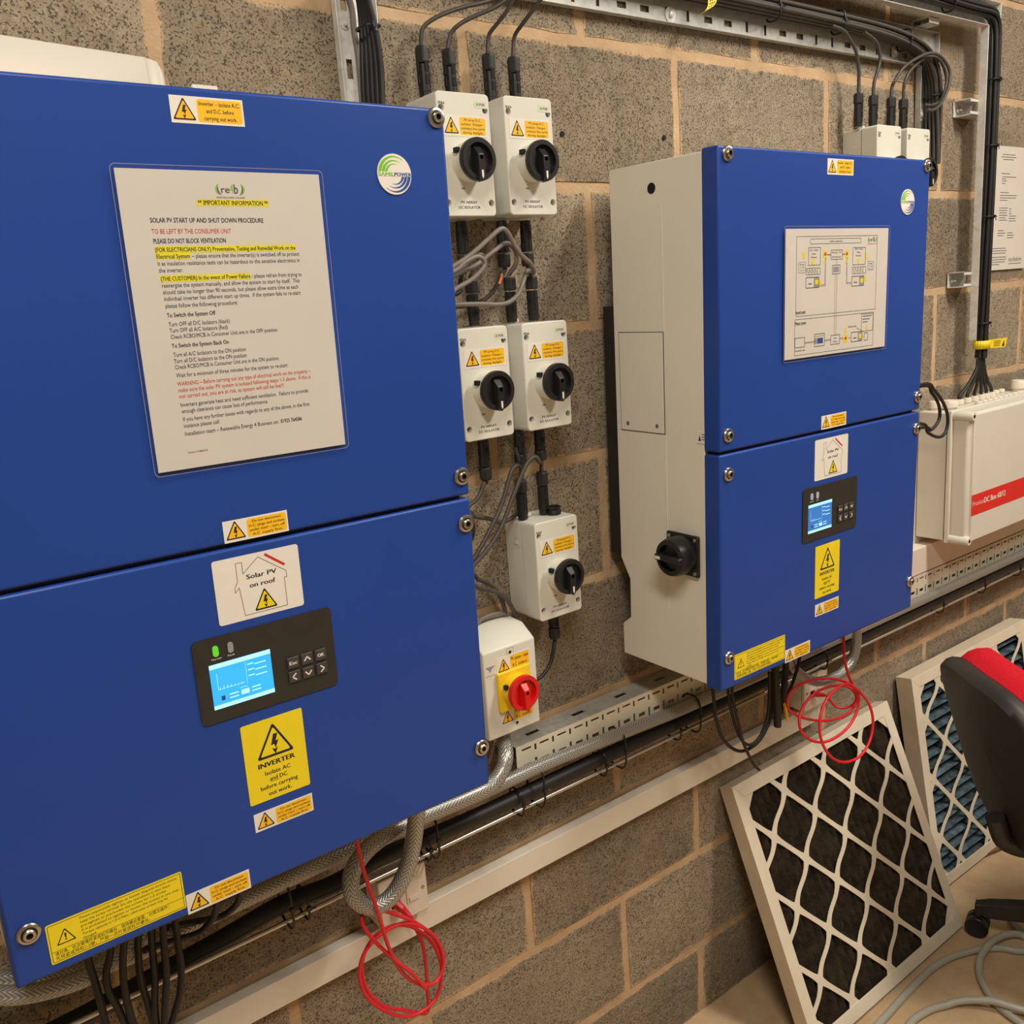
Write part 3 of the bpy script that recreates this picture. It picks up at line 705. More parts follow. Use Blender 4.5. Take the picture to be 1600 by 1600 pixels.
for c in ((.1832, .5599, .2092, .5446), (.2364, .5628, .2645, .5426), (.2824, .5576, .3082, .5424), (.3725, .5878, .4080, .5584), (.3819, .5552, .3930, .5424)): bxs(c, .0010)
m.seg((.2364, .5590), (.2645, .5590), .0006, yt, g); fill((.2440, .5560, .2600, .5470), 'print_blue'); fill((.2370, .5560, .2430, .5470), 'led_off')
for i in range(3): m.seg((.3760, .5840-.005*i), (.4040-.006*i, .5840-.005*i), .0014, yt, g)
m.text('Roof void', .1840, .6010, yt, 'print_black', width=.0255, height=.0040, bold=.0004); m.seg((.1840, .5982), (.2095, .5982), .0005, yt, 'print_black')
m.text('Plant room', .1830, .5838, yt, 'print_black', width=.0290, height=.0040, bold=.0004); m.seg((.1830, .5808), (.2120, .5808), .0005, yt, 'print_black')
m.text('Existing panel', .3330, .5690, yt, 'print_black', width=.0240, height=.0028)
m.text('PV', .2955, .5520, yt, 'print_black', width=.008, height=.0030, al='C'); m.text('Meter', .2955, .5470, yt, 'print_black', width=.012, height=.0026, al='C')
m.text('Consumer unit', .1832, .5395, yt, 'print_black', width=.0270, height=.0030)
m.remap(FX2, FZ2).build('lettering', N2)
tag(MM().face([(.1500, Y-.0016, .6900), (.1600, Y-.0016, .6900), (.1600, Y-.0016, .7000), (.1500, Y-.0016, .7000)], 'laminate').build('tape_piece', N2), 'clear tape')

# ------------------------------------------------------------------ rotary isolators
def knob(R, cx, cz, Y, base, disc, mark=True, r=.0290, deep=.020):
    """round base on the lid, dished disc and a bar handle pointing down"""
    m = MM().lathe([(r*.93, 0), (r*.93, deep), (r*.5, deep)], (cx, Y, cz), base, 40, 'y'); b = m.build('switch_base', R, smooth=40)
    m = MM().box(cx-r*.99, cx-r*.80, Y-deep*.86, Y-deep*.42, cz+r*.34, cz+r*.58, 'hole_dark'); m.build('padlock_slot', b)
    y0 = Y-deep
    m = MM().lathe([(r*.96, 0), (r, .002), (r, .0085), (r*.97, .0100), (r*.76, .0100), (r*.73, .0030), (0, .0030)], (cx, y0, cz), disc, 44, 'y')
    d = m.build('knob', R, smooth=40)
    hw = r*.20
    fr = [(cx-hw*.85, cz+r*.20), (cx-hw*.85, cz-r*.86), (cx, cz-r*1.04), (cx+hw*.85, cz-r*.86), (cx+hw*.85, cz+r*.20)]
    bk = [(cx-hw*1.2, cz+r*.66), (cx-hw*1.5, cz-r*.86), (cx, cz-r*1.04), (cx+hw*1.5, cz-r*.86), (cx+hw*1.2, cz+r*.66)]
    m = MM().prism(fr, y0-.0150, y0-.0030, disc, bk)
    m.lathe([(r*.10, .0151), (0, .0151)], (cx, y0, cz+r*.06), 'hole_dark', 12, 'y')
    m.build('handle', d, bevel=.0009)
    if mark:
        MM().flat([(cx-.0016, cz-r*.52), (cx-.0016, cz-r*.80), (cx, cz-r*.92), (cx+.0016, cz-r*.80), (cx+.0016, cz-r*.52)], y0-.0152, 'sticker_white').build('pointer_mark', d)
    return d
IW, IH, ID = .0910, .1660, .0790
def make_isolator(label):
    R = thing('solar_isolator', label, 'isolator switch', group='white rotary isolators')
    MM().prism(rrect(.0012, .0012, IW-.0012, IH-.0012, .006), -.042, 0, 'cream_plastic').build('back_box', R, smooth=30)
    lid = MM().prism(rrect(.0008, .0008, IW-.0008, IH-.0008, .0060), -ID, -.0430, 'cream_plastic').build('lid', R, bevel=.0014)
    cut = MM()
    for x in (.0085, IW-.0085):
        for z in (.0190, IH-.0220): cut.lathe([(.0046, -.004), (.0050, .03)], (x, -ID+.012-.0, z), 'hole_dark', 16, 'y')
    c = cut.build('cutter', None); c.data.materials.clear(); c.data.materials.append(MAT['cream_plastic'])
    md = lid.modifiers.new('holes', 'BOOLEAN'); md.object = c; md.solver = 'EXACT'
    dg = bpy.context.evaluated_depsgraph_get(); nm = bpy.data.meshes.new_from_object(lid.evaluated_get(dg))
    lid.modifiers.clear(); lid.data = nm; bpy.data.objects.remove(c)
    for x in (.0085, IW-.0085):
        for z in (.0190, IH-.0220): MM().lathe([(.0034, 0), (.0034, .003), (.0022, .0034), (0, .0026)], (x, -ID+.0145, z), 'steel_screw', 10, 'y').build('lid_screw', R)
    tag(warn_strip(.0085, .1075, .0830, .1350, -ID, L_PV, split=.38).build('warning_sticker', R), 'white and amber label')
    m = MM(); y = -ID-.0002
    m.text('IP66', .0040, .1500, y, 'print_grey', width=.0105, height=.0036, bold=.0003)
    tag(m.build('rating_lettering', R), 'small grey lettering'); m = MM()
    m.text('PV ARRAY', IW/2-.002, .0200, y, 'print_grey', width=.0285, height=.0037, al='C', bold=.0003)
    m.text('DC ISOLATOR', IW/2-.002, .0130, y, 'print_grey', width=.0375, height=.0037, al='C', bold=.0003)
    tag(m.build('title_lettering', R), 'grey lettering'); m = MM()
    m.text('ON', IW/2-.011, .0385, y, 'print_grey', width=.0060, height=.0030, al='C', bold=.0003)
    tag(m.build('position_lettering', R), 'small grey lettering')
    m = MM().prism([(.0640, .1460), (.0860, .1460), (.0860, .1560), (.0640, .1560)], -ID-.0002, -ID, 'pale_plastic'); y = -ID-.0003
    m.flat(circ(.0695, .1510, .0022, n=12), y, 'print_green'); m.text('PSR', .0730, .1510, y, 'print_grey', width=.0095, height=.0036, bold=.0003)
    m.build('brand_label', R)
    m = MM(); ring = circ(-.0, 0, .0085, n=24); inn = circ(0, 0, .0076, n=24)
    m.mesh([(.0002, -.030+a, .128+b) for a, b in ring]+[(.0002, -.030+a, .128+b) for a, b in inn], [(i, (i+1) % 24, (i+1) % 24+24, i+24) for i in range(24)], 'sticker_white')
    m.box(.0001, .0006, -.0335, -.0265, .1245, .1315, 'sticker_white'); m.build('knockout_mark', R)
    knob(R, IW/2, .0735, -ID, 'cream_plastic', 'black_plastic')
    for z in (-.006, IH+.0005): MM().prism(rrect(.026, z, .034, z+.0055, .002), -.030, -.020, 'cream_plastic').build('fixing_lug', R)
    return R
iso0 = None
ISO = {}
for key, x, z, lab in (('a', -0.5590, -0.0560, 'white isolator partly hidden by the big inverter, left one of the top pair'),
                       ('b', -0.4435, -0.0545, 'white isolator fully in view, right one of the top pair'),
                       ('c', -0.5550, -0.3760, 'white isolator cut off by the big inverter, left one of the middle pair'),
                       ('d', -0.4378, -0.3760, 'white isolator fully in view, right one of the middle pair'),
                       ('e', -0.4392, -0.6885, 'single white isolator below the middle pair, with a black blanking cap on top'),
                       ('f', 0.5070, -0.0450, 'white isolator behind the further inverter, left one of the two rear tops'),
                       ('g', 0.6190, -0.0455, 'white isolator behind the further inverter, right one of the two rear tops')):
    if iso0 is None: iso0 = o = make_isolator(lab)
    else: o = copy_tree(iso0); o['label'] = lab
    if key in 'fg':
        for ch in list(o.children):
            if ch.name.startswith('warning_sticker'): bpy.data.objects.remove(ch)
    o.location = (x, -.0015, z+H0); ISO[key] = o
cap = MM().lathe([(.0120, 0), (.0120, .004), (.0105, .006), (.0105, .010), (.0125, .0105), (.0125, .0125), (.0095, .0125), (.0090, .008), (0, .008)], (IW*.72, -.050, IH), 'black_plastic', 28, 'z').build('blanking_cap', ISO['e'], smooth=40)
tag(cap, 'black round cap')

# red and yellow ac isolator
AC = thing('ac_isolator', 'cream isolator box with red rotary handle on a yellow square plate, below the white ones', 'isolator switch', (-.5640, -.0015, -.8500+H0))
aw, ah, ad = .1030, .1660, .0890
m = MM(); prof = [(0, 0), (0, ah+.004), (-.060, ah), (-ad, ah-.020), (-ad, 0)]; n = len(prof)
m.mesh([(0, y, z) for y, z in prof]+[(aw, y, z) for y, z in prof], [tuple(range(n)), tuple(range(2*n-1, n-1, -1))]+[(i, i+n, (i+1) % n+n, (i+1) % n) for i in range(n)], 'cream_plastic')
m.build('housing', AC, bevel=.0025, seg=3)
for x, z in ((.0520, ah-.0300), (.0560, .0140)):
    MM().lathe([(.0040, 0), (.0040, .0006), (.0028, .0006), (.0024, .0001), (0, .0001)], (x, -ad, z), 'pale_plastic', 16, 'y', mats=['pale_plastic']*2+['hole_dark']*2).build('cover_screw', AC)
MM().frame(.0455, ah-.0370, .0590, ah-.0235, .0006, -ad-.0003, 'led_off').build('screw_recess_line', AC)
tag(warn_strip(.0250, .1050, .0905, .1320, -ad, L_AC, split=.40).build('warning_sticker', AC), 'white and amber label above the handle')
tag(warn_strip(.0250, .0175, .0905, .0430, -ad, L_AC, split=.40).build('warning_sticker', AC), 'white and amber label below the handle')
m = MM(); y = -ad-.0002
m.flat([(.0030, .1230), (.0225, .1230), (.0150, .1180), (.0120, .1130), (.0090, .1180)], y, 'led_off'); m.text('K R A U S', .0040, .1080, y, 'print_grey', width=.017, height=.0022)
m.text('IP65', .0930, .0440, y, 'print_grey', width=.0080, height=.0026)
m.build('lettering', AC)
m = MM().prism(rrect(.0215, .0430, .0845, .1085, .002), -ad-.0070, -ad, 'yellow_plastic'); tag(m.build('yellow_plate', AC, bevel=.0012), 'yellow square plate')
knob(AC, .0530, .0755, -ad-.0070, 'yellow_plastic', 'red_plastic', mark=False, r=.0285, deep=.016)

# ------------------------------------------------------------------ pluggable cable ends
def connector_mesh(m, base, up=1, L=.050, r=.0088):
    """plug standing on a box (up=1) or hanging below it (up=-1); returns nut end"""
    bx, by, bz = base; s = up
    m.lathe([(r*.92, 0), (r*.92, s*.006), (r, s*.007), (r, s*L), (r*.8, s*L)], base, 'black_plastic', 16, 'z')
    for k in range(2):
        zz = sorted((bz+s*(.016+.016*k), bz+s*(.028+.016*k)))
        m.box(bx-r*.25, bx+r*.35, by-r*1.05, by-r*.9, zz[0], zz[1], 'hole_dark')
        m.box(bx-r*1.05, bx-r*.9, by-r*.3, by+r*.3, zz[0], zz[1], 'black_satin')
def nut_mesh(m, base, s, z0, ln=.022, r=.0098):
    bx, by, bz = base; n = 24; V = []; F = []
    for zz, k in ((z0, .92), (z0+.002, 1.0), (z0+ln*.85, 1.0), (z0+ln, .85)):
        for i in range(n):
            q = r*k*(1.0 if i % 4 < 2 else .93); a = 2*PI*i/n; V.append((bx+q*math.cos(a), by+q*math.sin(a), bz+s*zz))
    for j in range(3):
        for i in range(n): F.append((j*n+i, j*n+(i+1) % n, (j+1)*n+(i+1) % n, (j+1)*n+i))
    F += [tuple(range(n)), tuple(3*n+i for i in range(n))]
    m.mesh(V, F, 'black_satin')
def plugged(name, label, base, up, path, r=.0030, mat='brown_cable', group=None, L=.042, ln=.022):
    """one solar cable with its plug and locking nut; path starts at the nut end"""
    R = thing(name, label, 'cable', group=group)
    m = MM(); connector_mesh(m, base, up, L); tag(m.build('plug', R), 'black plug')
    m = MM(); nut_mesh(m, base, up, L+.002, ln); m.build('lock_nut', R)
    p0 = Vector(base)+Vector((0, 0, up*(L+ln)))
    p1 = p0+Vector((0, 0, up*.006))
    MM().tube(spline([p0, p1]+path, 8), r, mat, 10).build('sheath', R, smooth=60)
    return R
def P(lst, y):
    """list of (u, v[, y]) photo pixels -> points; y may run from first to last"""
    out = []; n = len(lst)
    for i, q in enumerate(lst):
        if len(q) == 3: yy = q[2]
        elif isinstance(y, tuple): yy = y[0]+(y[1]-y[0])*i/max(1, n-1)
        else: yy = y
        out.append(at(q[0], q[1], yy))
    return out
zt = -.0550+IH+.0015+H0
def xat(u, v, y): return at(u, v, y).x
G1 = 'plugged cables above the top isolators'
TOP = [(664, 150, [(660, 46), (672, 33), (695, 21), (725, 11), (762, 2), (800, -14)], 'leftmost plugged cable rising from the top isolator pair'),
       (705, 150, [(705, 52), (718, 38), (742, 25), (772, 12), (800, -6)], 'second plugged cable from the left above the top isolator pair'),
       (766, 150, [(764, 55), (776, 38), (790, 20), (806, -8)], 'third plugged cable from the left above the top isolator pair'),
       (805, 150, [(804, 57), (816, 38), (831, 18), (850, -8)], 'rightmost plugged cable rising from the top isolator pair')]
for k, (u, v, pth, lab) in enumerate(TOP):
    plugged('solar_cable', lab, (xat(u, 140, -.026), -.026, zt), 1, P(pth, (-.028, -.046-.012*k)), group=G1)
# bottoms of the top pair
zb = -.0575+H0
def flank_x(z): return -.684+.0078*(z-H0+.797)+.0052
def to_inverter(pts):
    """carry a cable that leaves to the left on to the flank of the big inverter"""
    e = pts[-1]; d = pts[-1]-pts[-2]
    if d.x < 0 and e.x < -.47: ze = e.z+max(-.05, min(.02, d.z*.6)); pts = pts+[Vector((flank_x(ze), min(e.y, -.040), ze))]
    return pts
def hang(u, v, z, pth, lab, y=-.040, ys=(-.042, -.045), mat='grey_cable', r=.0034, L=.046, ln=.020, grp='plugged cables hanging below the isolators', up=-1):
    return plugged('solar_cable', lab, (xat(u, v, y), y, z), up, to_inverter(P(pth, ys)), r, mat, grp, L, ln)
hang(722, 370, zb, [(722, 425), (718, 445), (705, 462)], 'plugged cable hanging below the left isolator of the top pair', mat='black_cable')
hang(785, 370, zb, [(783, 430, -.040), (777, 444, -.034), (768, 458, -.026), (752, 471, -.020), (725, 478, -.018), (700, 480, -.018)], 'plugged cable with a bare copper end under the right top isolator', mat='brown_cable')
o = hang(822, 370, zb, [(821, 429, -.050), (817, 442, -.059), (808, 462, -.063), (787, 475, -.063), (749, 475, -.062), (715, 476, -.060), (690, 478, -.058)], 'plugged cable sweeping back left from under the right top isolator', r=.0036)
cs = MM().tube(spline(P([(784, 428), (783, 435), (780, 444)], -.050), 6), .0026, 'copper', 8); tag(cs.build('copper_end', bpy.data.objects['solar_cable.005'] if 'solar_cable.005' in bpy.data.objects else o, smooth=60), 'bare copper strand')
# tops of the middle pair
zt2 = -.3760+IH+.0015+H0
G2 = 'plugged cables above the middle isolators'
hang(739, 480, zt2, [(738, 428, -.044), (742, 414, -.048), (757, 405, -.052), (750, 398, -.056), (735, 408, -.058), (700, 428, -.058)], 'plugged cable above the left isolator of the middle pair', up=1, grp=G2)
hang(798, 470, zt2, [(806, 412, -.058), (805, 391, -.063), (791, 380, -.061), (772, 392, -.066), (744, 414, -.067), (714, 428, -.067), (690, 438, -.067)], 'grey cable arching left from the plug above the right middle isolator', up=1, grp=G2, r=.0036)
hang(832, 470, zt2, [(834, 425, -.054), (829, 412, -.067), (814, 398, -.072), (803, 381, -.072), (792, 362, -.076), (782, 358, -.077), (764, 373, -.077), (737, 397, -.077), (712, 414, -.077), (690, 424, -.077)], 'grey cable arching highest from the rightmost plug above the middle pair', up=1, grp=G2, r=.0036, ys=(-.050, -.065))
MM_ = MM().tube(spline([Vector((flank_x(at(690, 462, -.087).z), -.087, at(690, 462, -.087).z))]+P([(690, 462), (716, 449), (738, 436), (755, 419), (757, 408), (746, 401), (728, 409), (700, 427)], -.087)+[Vector((flank_x(at(680, 440, -.087).z), -.087, at(680, 440, -.087).z))], 8), .0034, 'grey_cable', 10)
tag(MM_.build('loose_cable', smooth=60), 'loose grey cable loop beside the big inverter between the isolator pairs', 'cable')
# bottoms of the middle pair
zb2 = -.3775+H0
G3 = 'plugged cables below the middle isolators'
hang(757, 720, zb2, [(756, 755), (750, 772), (738, 786), (715, 796)], 'plugged cable hanging below the left isolator of the middle pair', mat='brown_cable', grp=G3)
hang(812, 700, zb2, [(806, 728), (798, 740), (785, 785), (772, 815), (750, 857), (728, 880)], 'brown cable dropping left from the inner plug below the middle pair', mat='brown_cable', grp=G3, r=.0036, L=.036, ln=.016, ys=(-.052, -.06))
hang(844, 700, zb2, [(843, 722), (836, 714), (823, 725), (805, 767), (787, 815), (770, 847), (746, 876), (725, 892)], 'brown cable looping left from the outer plug below the middle pair', mat='brown_cable', grp=G3, r=.0036, L=.036, ln=.016, ys=(-.062, -.07))
# tops of the single isolator
zt3 = -.6885+IH+.0015+H0
G4 = 'plugged cables above the single isolator'
hang(816, 790, zt3, [(814, 735), (812, 722), (805, 700)], 'plug standing on the left of the single isolator', up=1, grp=G4, mat='brown_cable', L=.042, ln=.020)
hang(849, 780, zt3, [(846, 715), (845, 705), (842, 692)], 'plug standing on the right of the single isolator beside its cap', up=1, grp=G4, mat='brown_cable', L=.046, ln=.022, y=-.040, ys=(-.040, -.040))
hang(866, 985, -.6900+H0, [(865, 1014), (862, 1030), (855, 1046), (842, 1060), (825, 1066)], 'black plugged cable hanging below the single isolator', mat='black_cable', L=.030, ln=.020, grp='plugged cables hanging below the isolators')
for pts, lab, mt in (([(720, 800), (742, 807), (762, 810), (782, 816), (797, 811), (808, 803)], 'thin brown cable crossing left of the single isolator near its top', 'brown_cable'),
                     ([(725, 897), (749, 906), (760, 910), (775, 922), (785, 940), (790, 960)], 'upper brown cable curving down beside the single isolator', 'brown_cable'),
                     ([(725, 915), (750, 919), (775, 925), (792, 937), (803, 955), (812, 975)], 'lower brown cable curving down beside the single isolator', 'brown_cable'),
                     ([(738, 985), (752, 968), (775, 959), (795, 960), (812, 968)], 'grey cable arched over the top of the red and yellow isolator', 'grey_cable')):
    q_ = P(pts, -.040 if 'lower' in lab else -.028); q_ = [Vector((flank_x(q_[0].z), -.066 if 'upper' in lab else -.044, q_[0].z))]+q_ if 'arched' not in lab else q_
    tag(MM().tube(spline(q_, 8), .0036, mt, 10).build('loose_cable', smooth=60), lab, 'cable')
# rear pair of isolators
zt4 = -.0452+IH+.0015+H0
G5 = 'plugged cables above the rear isolators'
rear = [(1341, 185, [(1342, 125), (1342, 110), (1338, 82), (1328, 62), (1318, 48), (1300, 40)], 'leftmost plugged cable above the rear isolators', (-.040, -.046)),
        (1364, 185, [(1366, 128), (1370, 115), (1375, 94), (1373, 76), (1366, 62), (1350, 50)], 'second plugged cable from the left above the rear isolators', (-.040, -.046)),
        (1392, 185, [(1394, 135), (1398, 127), (1411, 107), (1431, 92), (1454, 83), (1472, 90), (1484, 112), (1482, 135), (1472, 159), (1460, 171), (1448, 172)], 'plugged cable making the outer loop above the rear isolators', (-.040, -.088)),
        (1411, 185, [(1412, 140), (1414, 128), (1422, 111), (1439, 95), (1457, 88), (1470, 96), (1478, 116), (1478, 135), (1469, 157), (1457, 164), (1444, 164)], 'plugged cable making the inner loop above the rear isolators', (-.040, -.060))]
for u, v, pth, lab, ys in rear:
    plugged('solar_cable', lab, (xat(u, v, -.040), -.040, zt4), 1, P(pth, ys), .0034, 'brown_cable', G5, L=.042, ln=.020)

# ------------------------------------------------------------------ metal trays and channels
def plate(m, x0, x1, z0, z1, y, holes, mat, tf=None):
    """plate in the xz plane with rectangular slots left open"""
    xs = sorted({x0, x1, *[h for q in holes for h in (q[0], q[2])]}); zs = sorted({z0, z1, *[h for q in holes for h in (q[1], q[3])]})
    xs = [x for x in xs if x0 <= x <= x1]; zs = [z for z in zs if z0 <= z <= z1]
    idx = {}
    def vid(x, z):
        if (x, z) not in idx:
            idx[(x, z)] = len(m.v); m.v.append(tuple(tf(x, y, z) if tf else (x, y, z)))
        return idx[(x, z)]
    k = m.mi(mat)
    for a, b in zip(xs[:-1], xs[1:]):
        for c, d in zip(zs[:-1], zs[1:]):
            mx, mz = (a+b)/2, (c+d)/2
            if any(q[0] < mx < q[2] and q[1] < mz < q[3] for q in holes): continue
            m.f.append((vid(a, c), vid(b, c), vid(b, d), vid(a, d))); m.m.append(k)
def slots(x0, x1, zc, step=.0535, phase=0):
    out = []; i = phase; x = x0
    while x < x1-.03:
        if i % 4 < 2: out.append((x-.0035, zc-.009, x+.0035, zc+.009))
        else: out.append((x-.0105, zc-.0052, x+.0105, zc+.0052))
        x += step; i += 1
    return out
def washer_bolt(parent, x, y, z, r=.013):
    m = MM().lathe([(r, 0), (r, .0015), (r*.5, .0018), (r*.42, .0018), (r*.40, .0050), (r*.25, .0062), (0, .0062)], (x, y, z), 'galvanised_bright', 20, 'y'); return m.build('fixing_bolt', parent, smooth=35)
# horizontal perforated tray
TR = thing('cable_tray', 'long grey slotted cable tray running along the top of the wall', 'cable tray')
tz0, tz1 = .2690+H0, .3420+H0
m = MM(); plate(m, -.90, .855, tz0, tz1, -.004, slots(-.874, .78, tz0+.018)+slots(-.847, .78, tz0+.052, phase=2), 'galvanised')
m.build('base_plate', TR, solid=.0014)
MM().box(-.90, .782, -.0165, -.004, tz0-.0012, tz0, 'galvanised').build('lower_flange', TR, bevel=.0004)
MM().box(-.90, .855, -.0165, -.004, tz1, tz1+.0012, 'galvanised').build('upper_flange', TR, bevel=.0004)
for u, v in ((1047, 23), (1398, 80)): p = at(u, v, -.005); washer_bolt(TR, p.x, -.0047, p.z)
TV = thing('cable_tray', 'short grey slotted tray turning down the wall to the rear isolators', 'cable tray')
def vplate(m, x0, x1, z0, z1, y, mat, x_slots, step=.0535, off=0.02):
    hs = []; z = z0+off; i = 0
    while z < z1-.02:
        for xc in x_slots: hs.append((xc-.0055, z-.0105, xc+.0055, z+.0105) if (i+x_slots.index(xc)) % 2 == 0 else (xc-.009, z-.0035, xc+.009, z+.0035))
        z += step; i += 1
    plate(m, x0, x1, z0, z1, y, hs, mat)
m = MM(); vplate(m, .782, .855, .02+H0, tz0-.0014, -.004, 'galvanised', [.80, .837]); m.build('base_plate', TV, solid=.0014)
for x in (.782, .8538): MM().box(x, x+.0012, -.0165, -.004, .02+H0, tz0-.0014 if x < .8 else tz1, 'galvanised').build('flange', TV, bevel=.0004)
p = at(1440, 180, -.005); washer_bolt(TV, .801, -.0047, p.z)
# upright tray at the left
TL = thing('cable_tray', 'bright slotted upright tray behind the top edge of the big inverter', 'cable tray')
m = MM(); hs = []
for z in (.145, .060, .230): hs.append((-.6480, z-.0125+H0, -.6390, z+.0125+H0)); pass
plate(m, -.6600, -.6000, -.03+H0, .2660+H0, -.005, hs, 'galvanised_bright'); m.build('base_plate', TL, solid=.0014)
for x in (-.6612, -.6000): MM().box(x, x+.0012, -.0170, -.004, -.03+H0, .2660+H0, 'galvanised_bright').build('flange', TL, bevel=.0004)
washer_bolt(TL, -.6450, -.0057, .2000+H0, .0062)
# outer channel: along the top and down to the DC box
CH = thing('cable_channel', 'silver channel standing off the wall, running down to the red-striped box', 'cable channel')
cx0, cx1, cz0, cz1, cy = .985, 1.036, .361+H0, .412+H0, -.045
m = MM().box(cx0, cx1, cy, cy+.0016, -.350+H0, cz1, 'galvanised_bright').box(-.2, cx0, cy, cy+.0016, cz0, cz1, 'galvanised_bright'); m.build('channel_back', CH)
MM().box(cx0-.0016, cx0, cy-.017, cy+.0016, -.350+H0, cz0, 'galvanised_bright').build('left_flange', CH, bevel=.0005)
MM().box(cx1, cx1+.0016, cy-.017, cy+.0016, -.350+H0, cz1, 'galvanised_bright').build('right_flange', CH, bevel=.0005)
MM().box(-.2, cx0, cy-.017, cy+.0016, cz0-.0016, cz0, 'galvanised_bright').build('bottom_flange', CH, bevel=.0005)
MM().box(-.2, cx1, cy-.017, cy+.0016, cz1, cz1+.0016, 'galvanised_bright').build('top_flange', CH, bevel=.0005)
def strut(parent, x0, x1, z0, z1, ax):
    """stub of slotted strut holding the channel off the wall"""
    m = MM(); th = .0022
    m.box(x0, x1, -.0435, -.001, z0, z0+th, 'galvanised_bright').box(x0, x1, -.0435, -.001, z1-th, z1, 'galvanised_bright').box(x0, x1, -.0035, -.001, z0, z1, 'galvanised_bright')
    m.box(x0, x1, -.0435, -.0415, z0, z0+.008, 'galvanised_bright').box(x0, x1, -.0435, -.0415, z1-.008, z1, 'galvanised_bright')
    if ax: m.box(x0, x0+.004, -.0435, -.030, z0, z1, 'galvanised_bright')
    b = m.build('wall_stub', parent, bevel=.0005)
    MM().lathe([(.0080, 0), (.0080, .006), (.0045, .006), (.0045, .014), (0, .014)], (min((x0+x1)/2, x0+.016), -.0036, (z0+z1)/2), 'steel_screw', 6, 'y').build('stub_bolt', b)
for (u, v) in ((1512, 168), (1502, 437)):
    p = at(u, v, -.03); strut(CH, p.x-.012, cx1, p.z-.0185, p.z+.0185, False)
p = at(1450, 34, -.03); strut(CH, p.x-.018, p.x+.022, tz1+.0025, cz0-.0018, False)

# ------------------------------------------------------------------ bundled cables
def bundle(n, r, path, label, group, mat, seed, name='solar_cable', spread=1.0, sq=(1, 1)):
    """n separate cables following one spine, packed side by side"""
    sp = spline(path, 6); lat = []
    for i in range(-4, 5):
        for j in range(-4, 5): lat.append(((i+.5*(j % 2))*2.06*r*spread, j*2.06*r*spread*.8661))
    lat.sort(key=lambda q: (q[0]*sq[0])**2+(q[1]*sq[1])**2); offs = lat[:n]
    N = len(sp); obs = []
    for j, (a, b) in enumerate(offs):
        pts = []
        for i, q in enumerate(sp):
            tng = (sp[min(i+1, N-1)]-sp[max(i-1, 0)]).normalized(); nn = Vector((0, -1, 0)); nn = (nn-tng*nn.dot(tng)).normalized(); bb = tng.cross(nn)
            tw = .35*math.sin(i*.11+seed); ca, sa = math.cos(tw), math.sin(tw)
            pts.append(q+nn*(a*ca-b*sa)+bb*(a*sa+b*ca))
        o = MM().tube(pts, r, mat, 8).build(name, smooth=60); tag(o, label, 'cable', group); obs.append(o)
    return obs, sp
def tie(label, c, tang, rr, group, th=.0024, ry=None):
    """nylon cable tie around a bundle: band, locking head and tail"""
    R = thing('cable_tie', label, 'cable tie', group=group)
    t_ = Vector(tang).normalized(); a = (Vector((0, -1, 0))-t_*Vector((0, -1, 0)).dot(t_)).normalized(); b = t_.cross(a); ry = ry or rr
    sg = lambda q: math.copysign(abs(q)**.62, q)
    ring = [Vector(c)+a*(rr*sg(math.cos(2*PI*i/28)))+b*(ry*sg(math.sin(2*PI*i/28))) for i in range(29)]
    MM().tube(ring, .0019, 'black_plastic', 6, caps=False).build('band', R, smooth=60)
    hd = Vector(c)+a*(rr+.001)+b*0
    m = MM(); q = .0032
    V = [hd+t_*sx*q+b*sz*q+a*sy*q*.7 for sx in (-1, 1) for sy in (-1, 1) for sz in (-1, 1)]
    m.mesh(V, [(0, 1, 3, 2), (4, 6, 7, 5), (0, 4, 5, 1), (2, 3, 7, 6), (0, 2, 6, 4), (1, 5, 7, 3)], 'black_plastic'); m.build('locking_head', R)
    MM().tube([hd, hd+a*.003+t_*.005, hd+a*.004+t_*.009], .0011, 'black_plastic', 5).build('tail', R)
    return R
# along the top tray, then down to the rear isolators
sp1 = [Vector((x, -.0265, z+H0)) for x, z in ((-.95, .3185), (-.5, .3185), (-.1, .3185), (.2, .3180), (.45, .3170), (.62, .3140), (.72, .3040), (.780, .2840), (.808, .250), (.8175, .205), (.8185, .15), (.8185, .10), (.8185, .06))]
ob, sp = bundle(12, .0042, sp1, 'dark cable in the bundle along the slotted top tray', 'bundle along the top tray', 'brown_cable', 3, sq=(.75, 1.05))
GT = 'ties on the top tray bundle'
for u, v, lab in ((1207, 25, 'cable tie on the top tray bundle right of the yellow tag'), (1308, 45, 'cable tie on the top tray bundle above the further inverter'), (1409, 76, 'cable tie on the top tray bundle just before it turns down'), (1446, 150, 'cable tie on the bundle going down to the rear isolators')):
    c = at(u, v, -.026); j = min(range(len(sp)), key=lambda i: (sp[i]-c).length); tie(lab, sp[j], sp[min(j+1, len(sp)-1)]-sp[max(j-1, 0)], .0165, GT, ry=.0215)
# left upright tray cables
sp2 = P([(552, -60), (564, -15), (573, 30), (578, 70), (581, 110), (583, 150), (587, 200), (591, 260)], -.0400)
ob, sp = bundle(6, .0040, sp2, 'black cable strapped to the bright upright tray by the big inverter', 'cables on the upright tray', 'black_cable', 8, sq=(.55, 1.4))
c = at(578, 52, -.022); j = min(range(len(sp)), key=lambda i: (sp[i]-c).length); tie('cable tie on the cables of the bright upright tray', sp[j], sp[j+1]-sp[j-1], .0165, None, ry=.0125)
tag(MM().tube(spline(P([(535, -40), (544, -8), (550, 15), (553, 45), (560, 90), (566, 160)], -.0100), 8), .0042, 'grey_cable', 10).build('loose_cable', smooth=60), 'pale grey cable lying on the bright upright tray', 'cable')
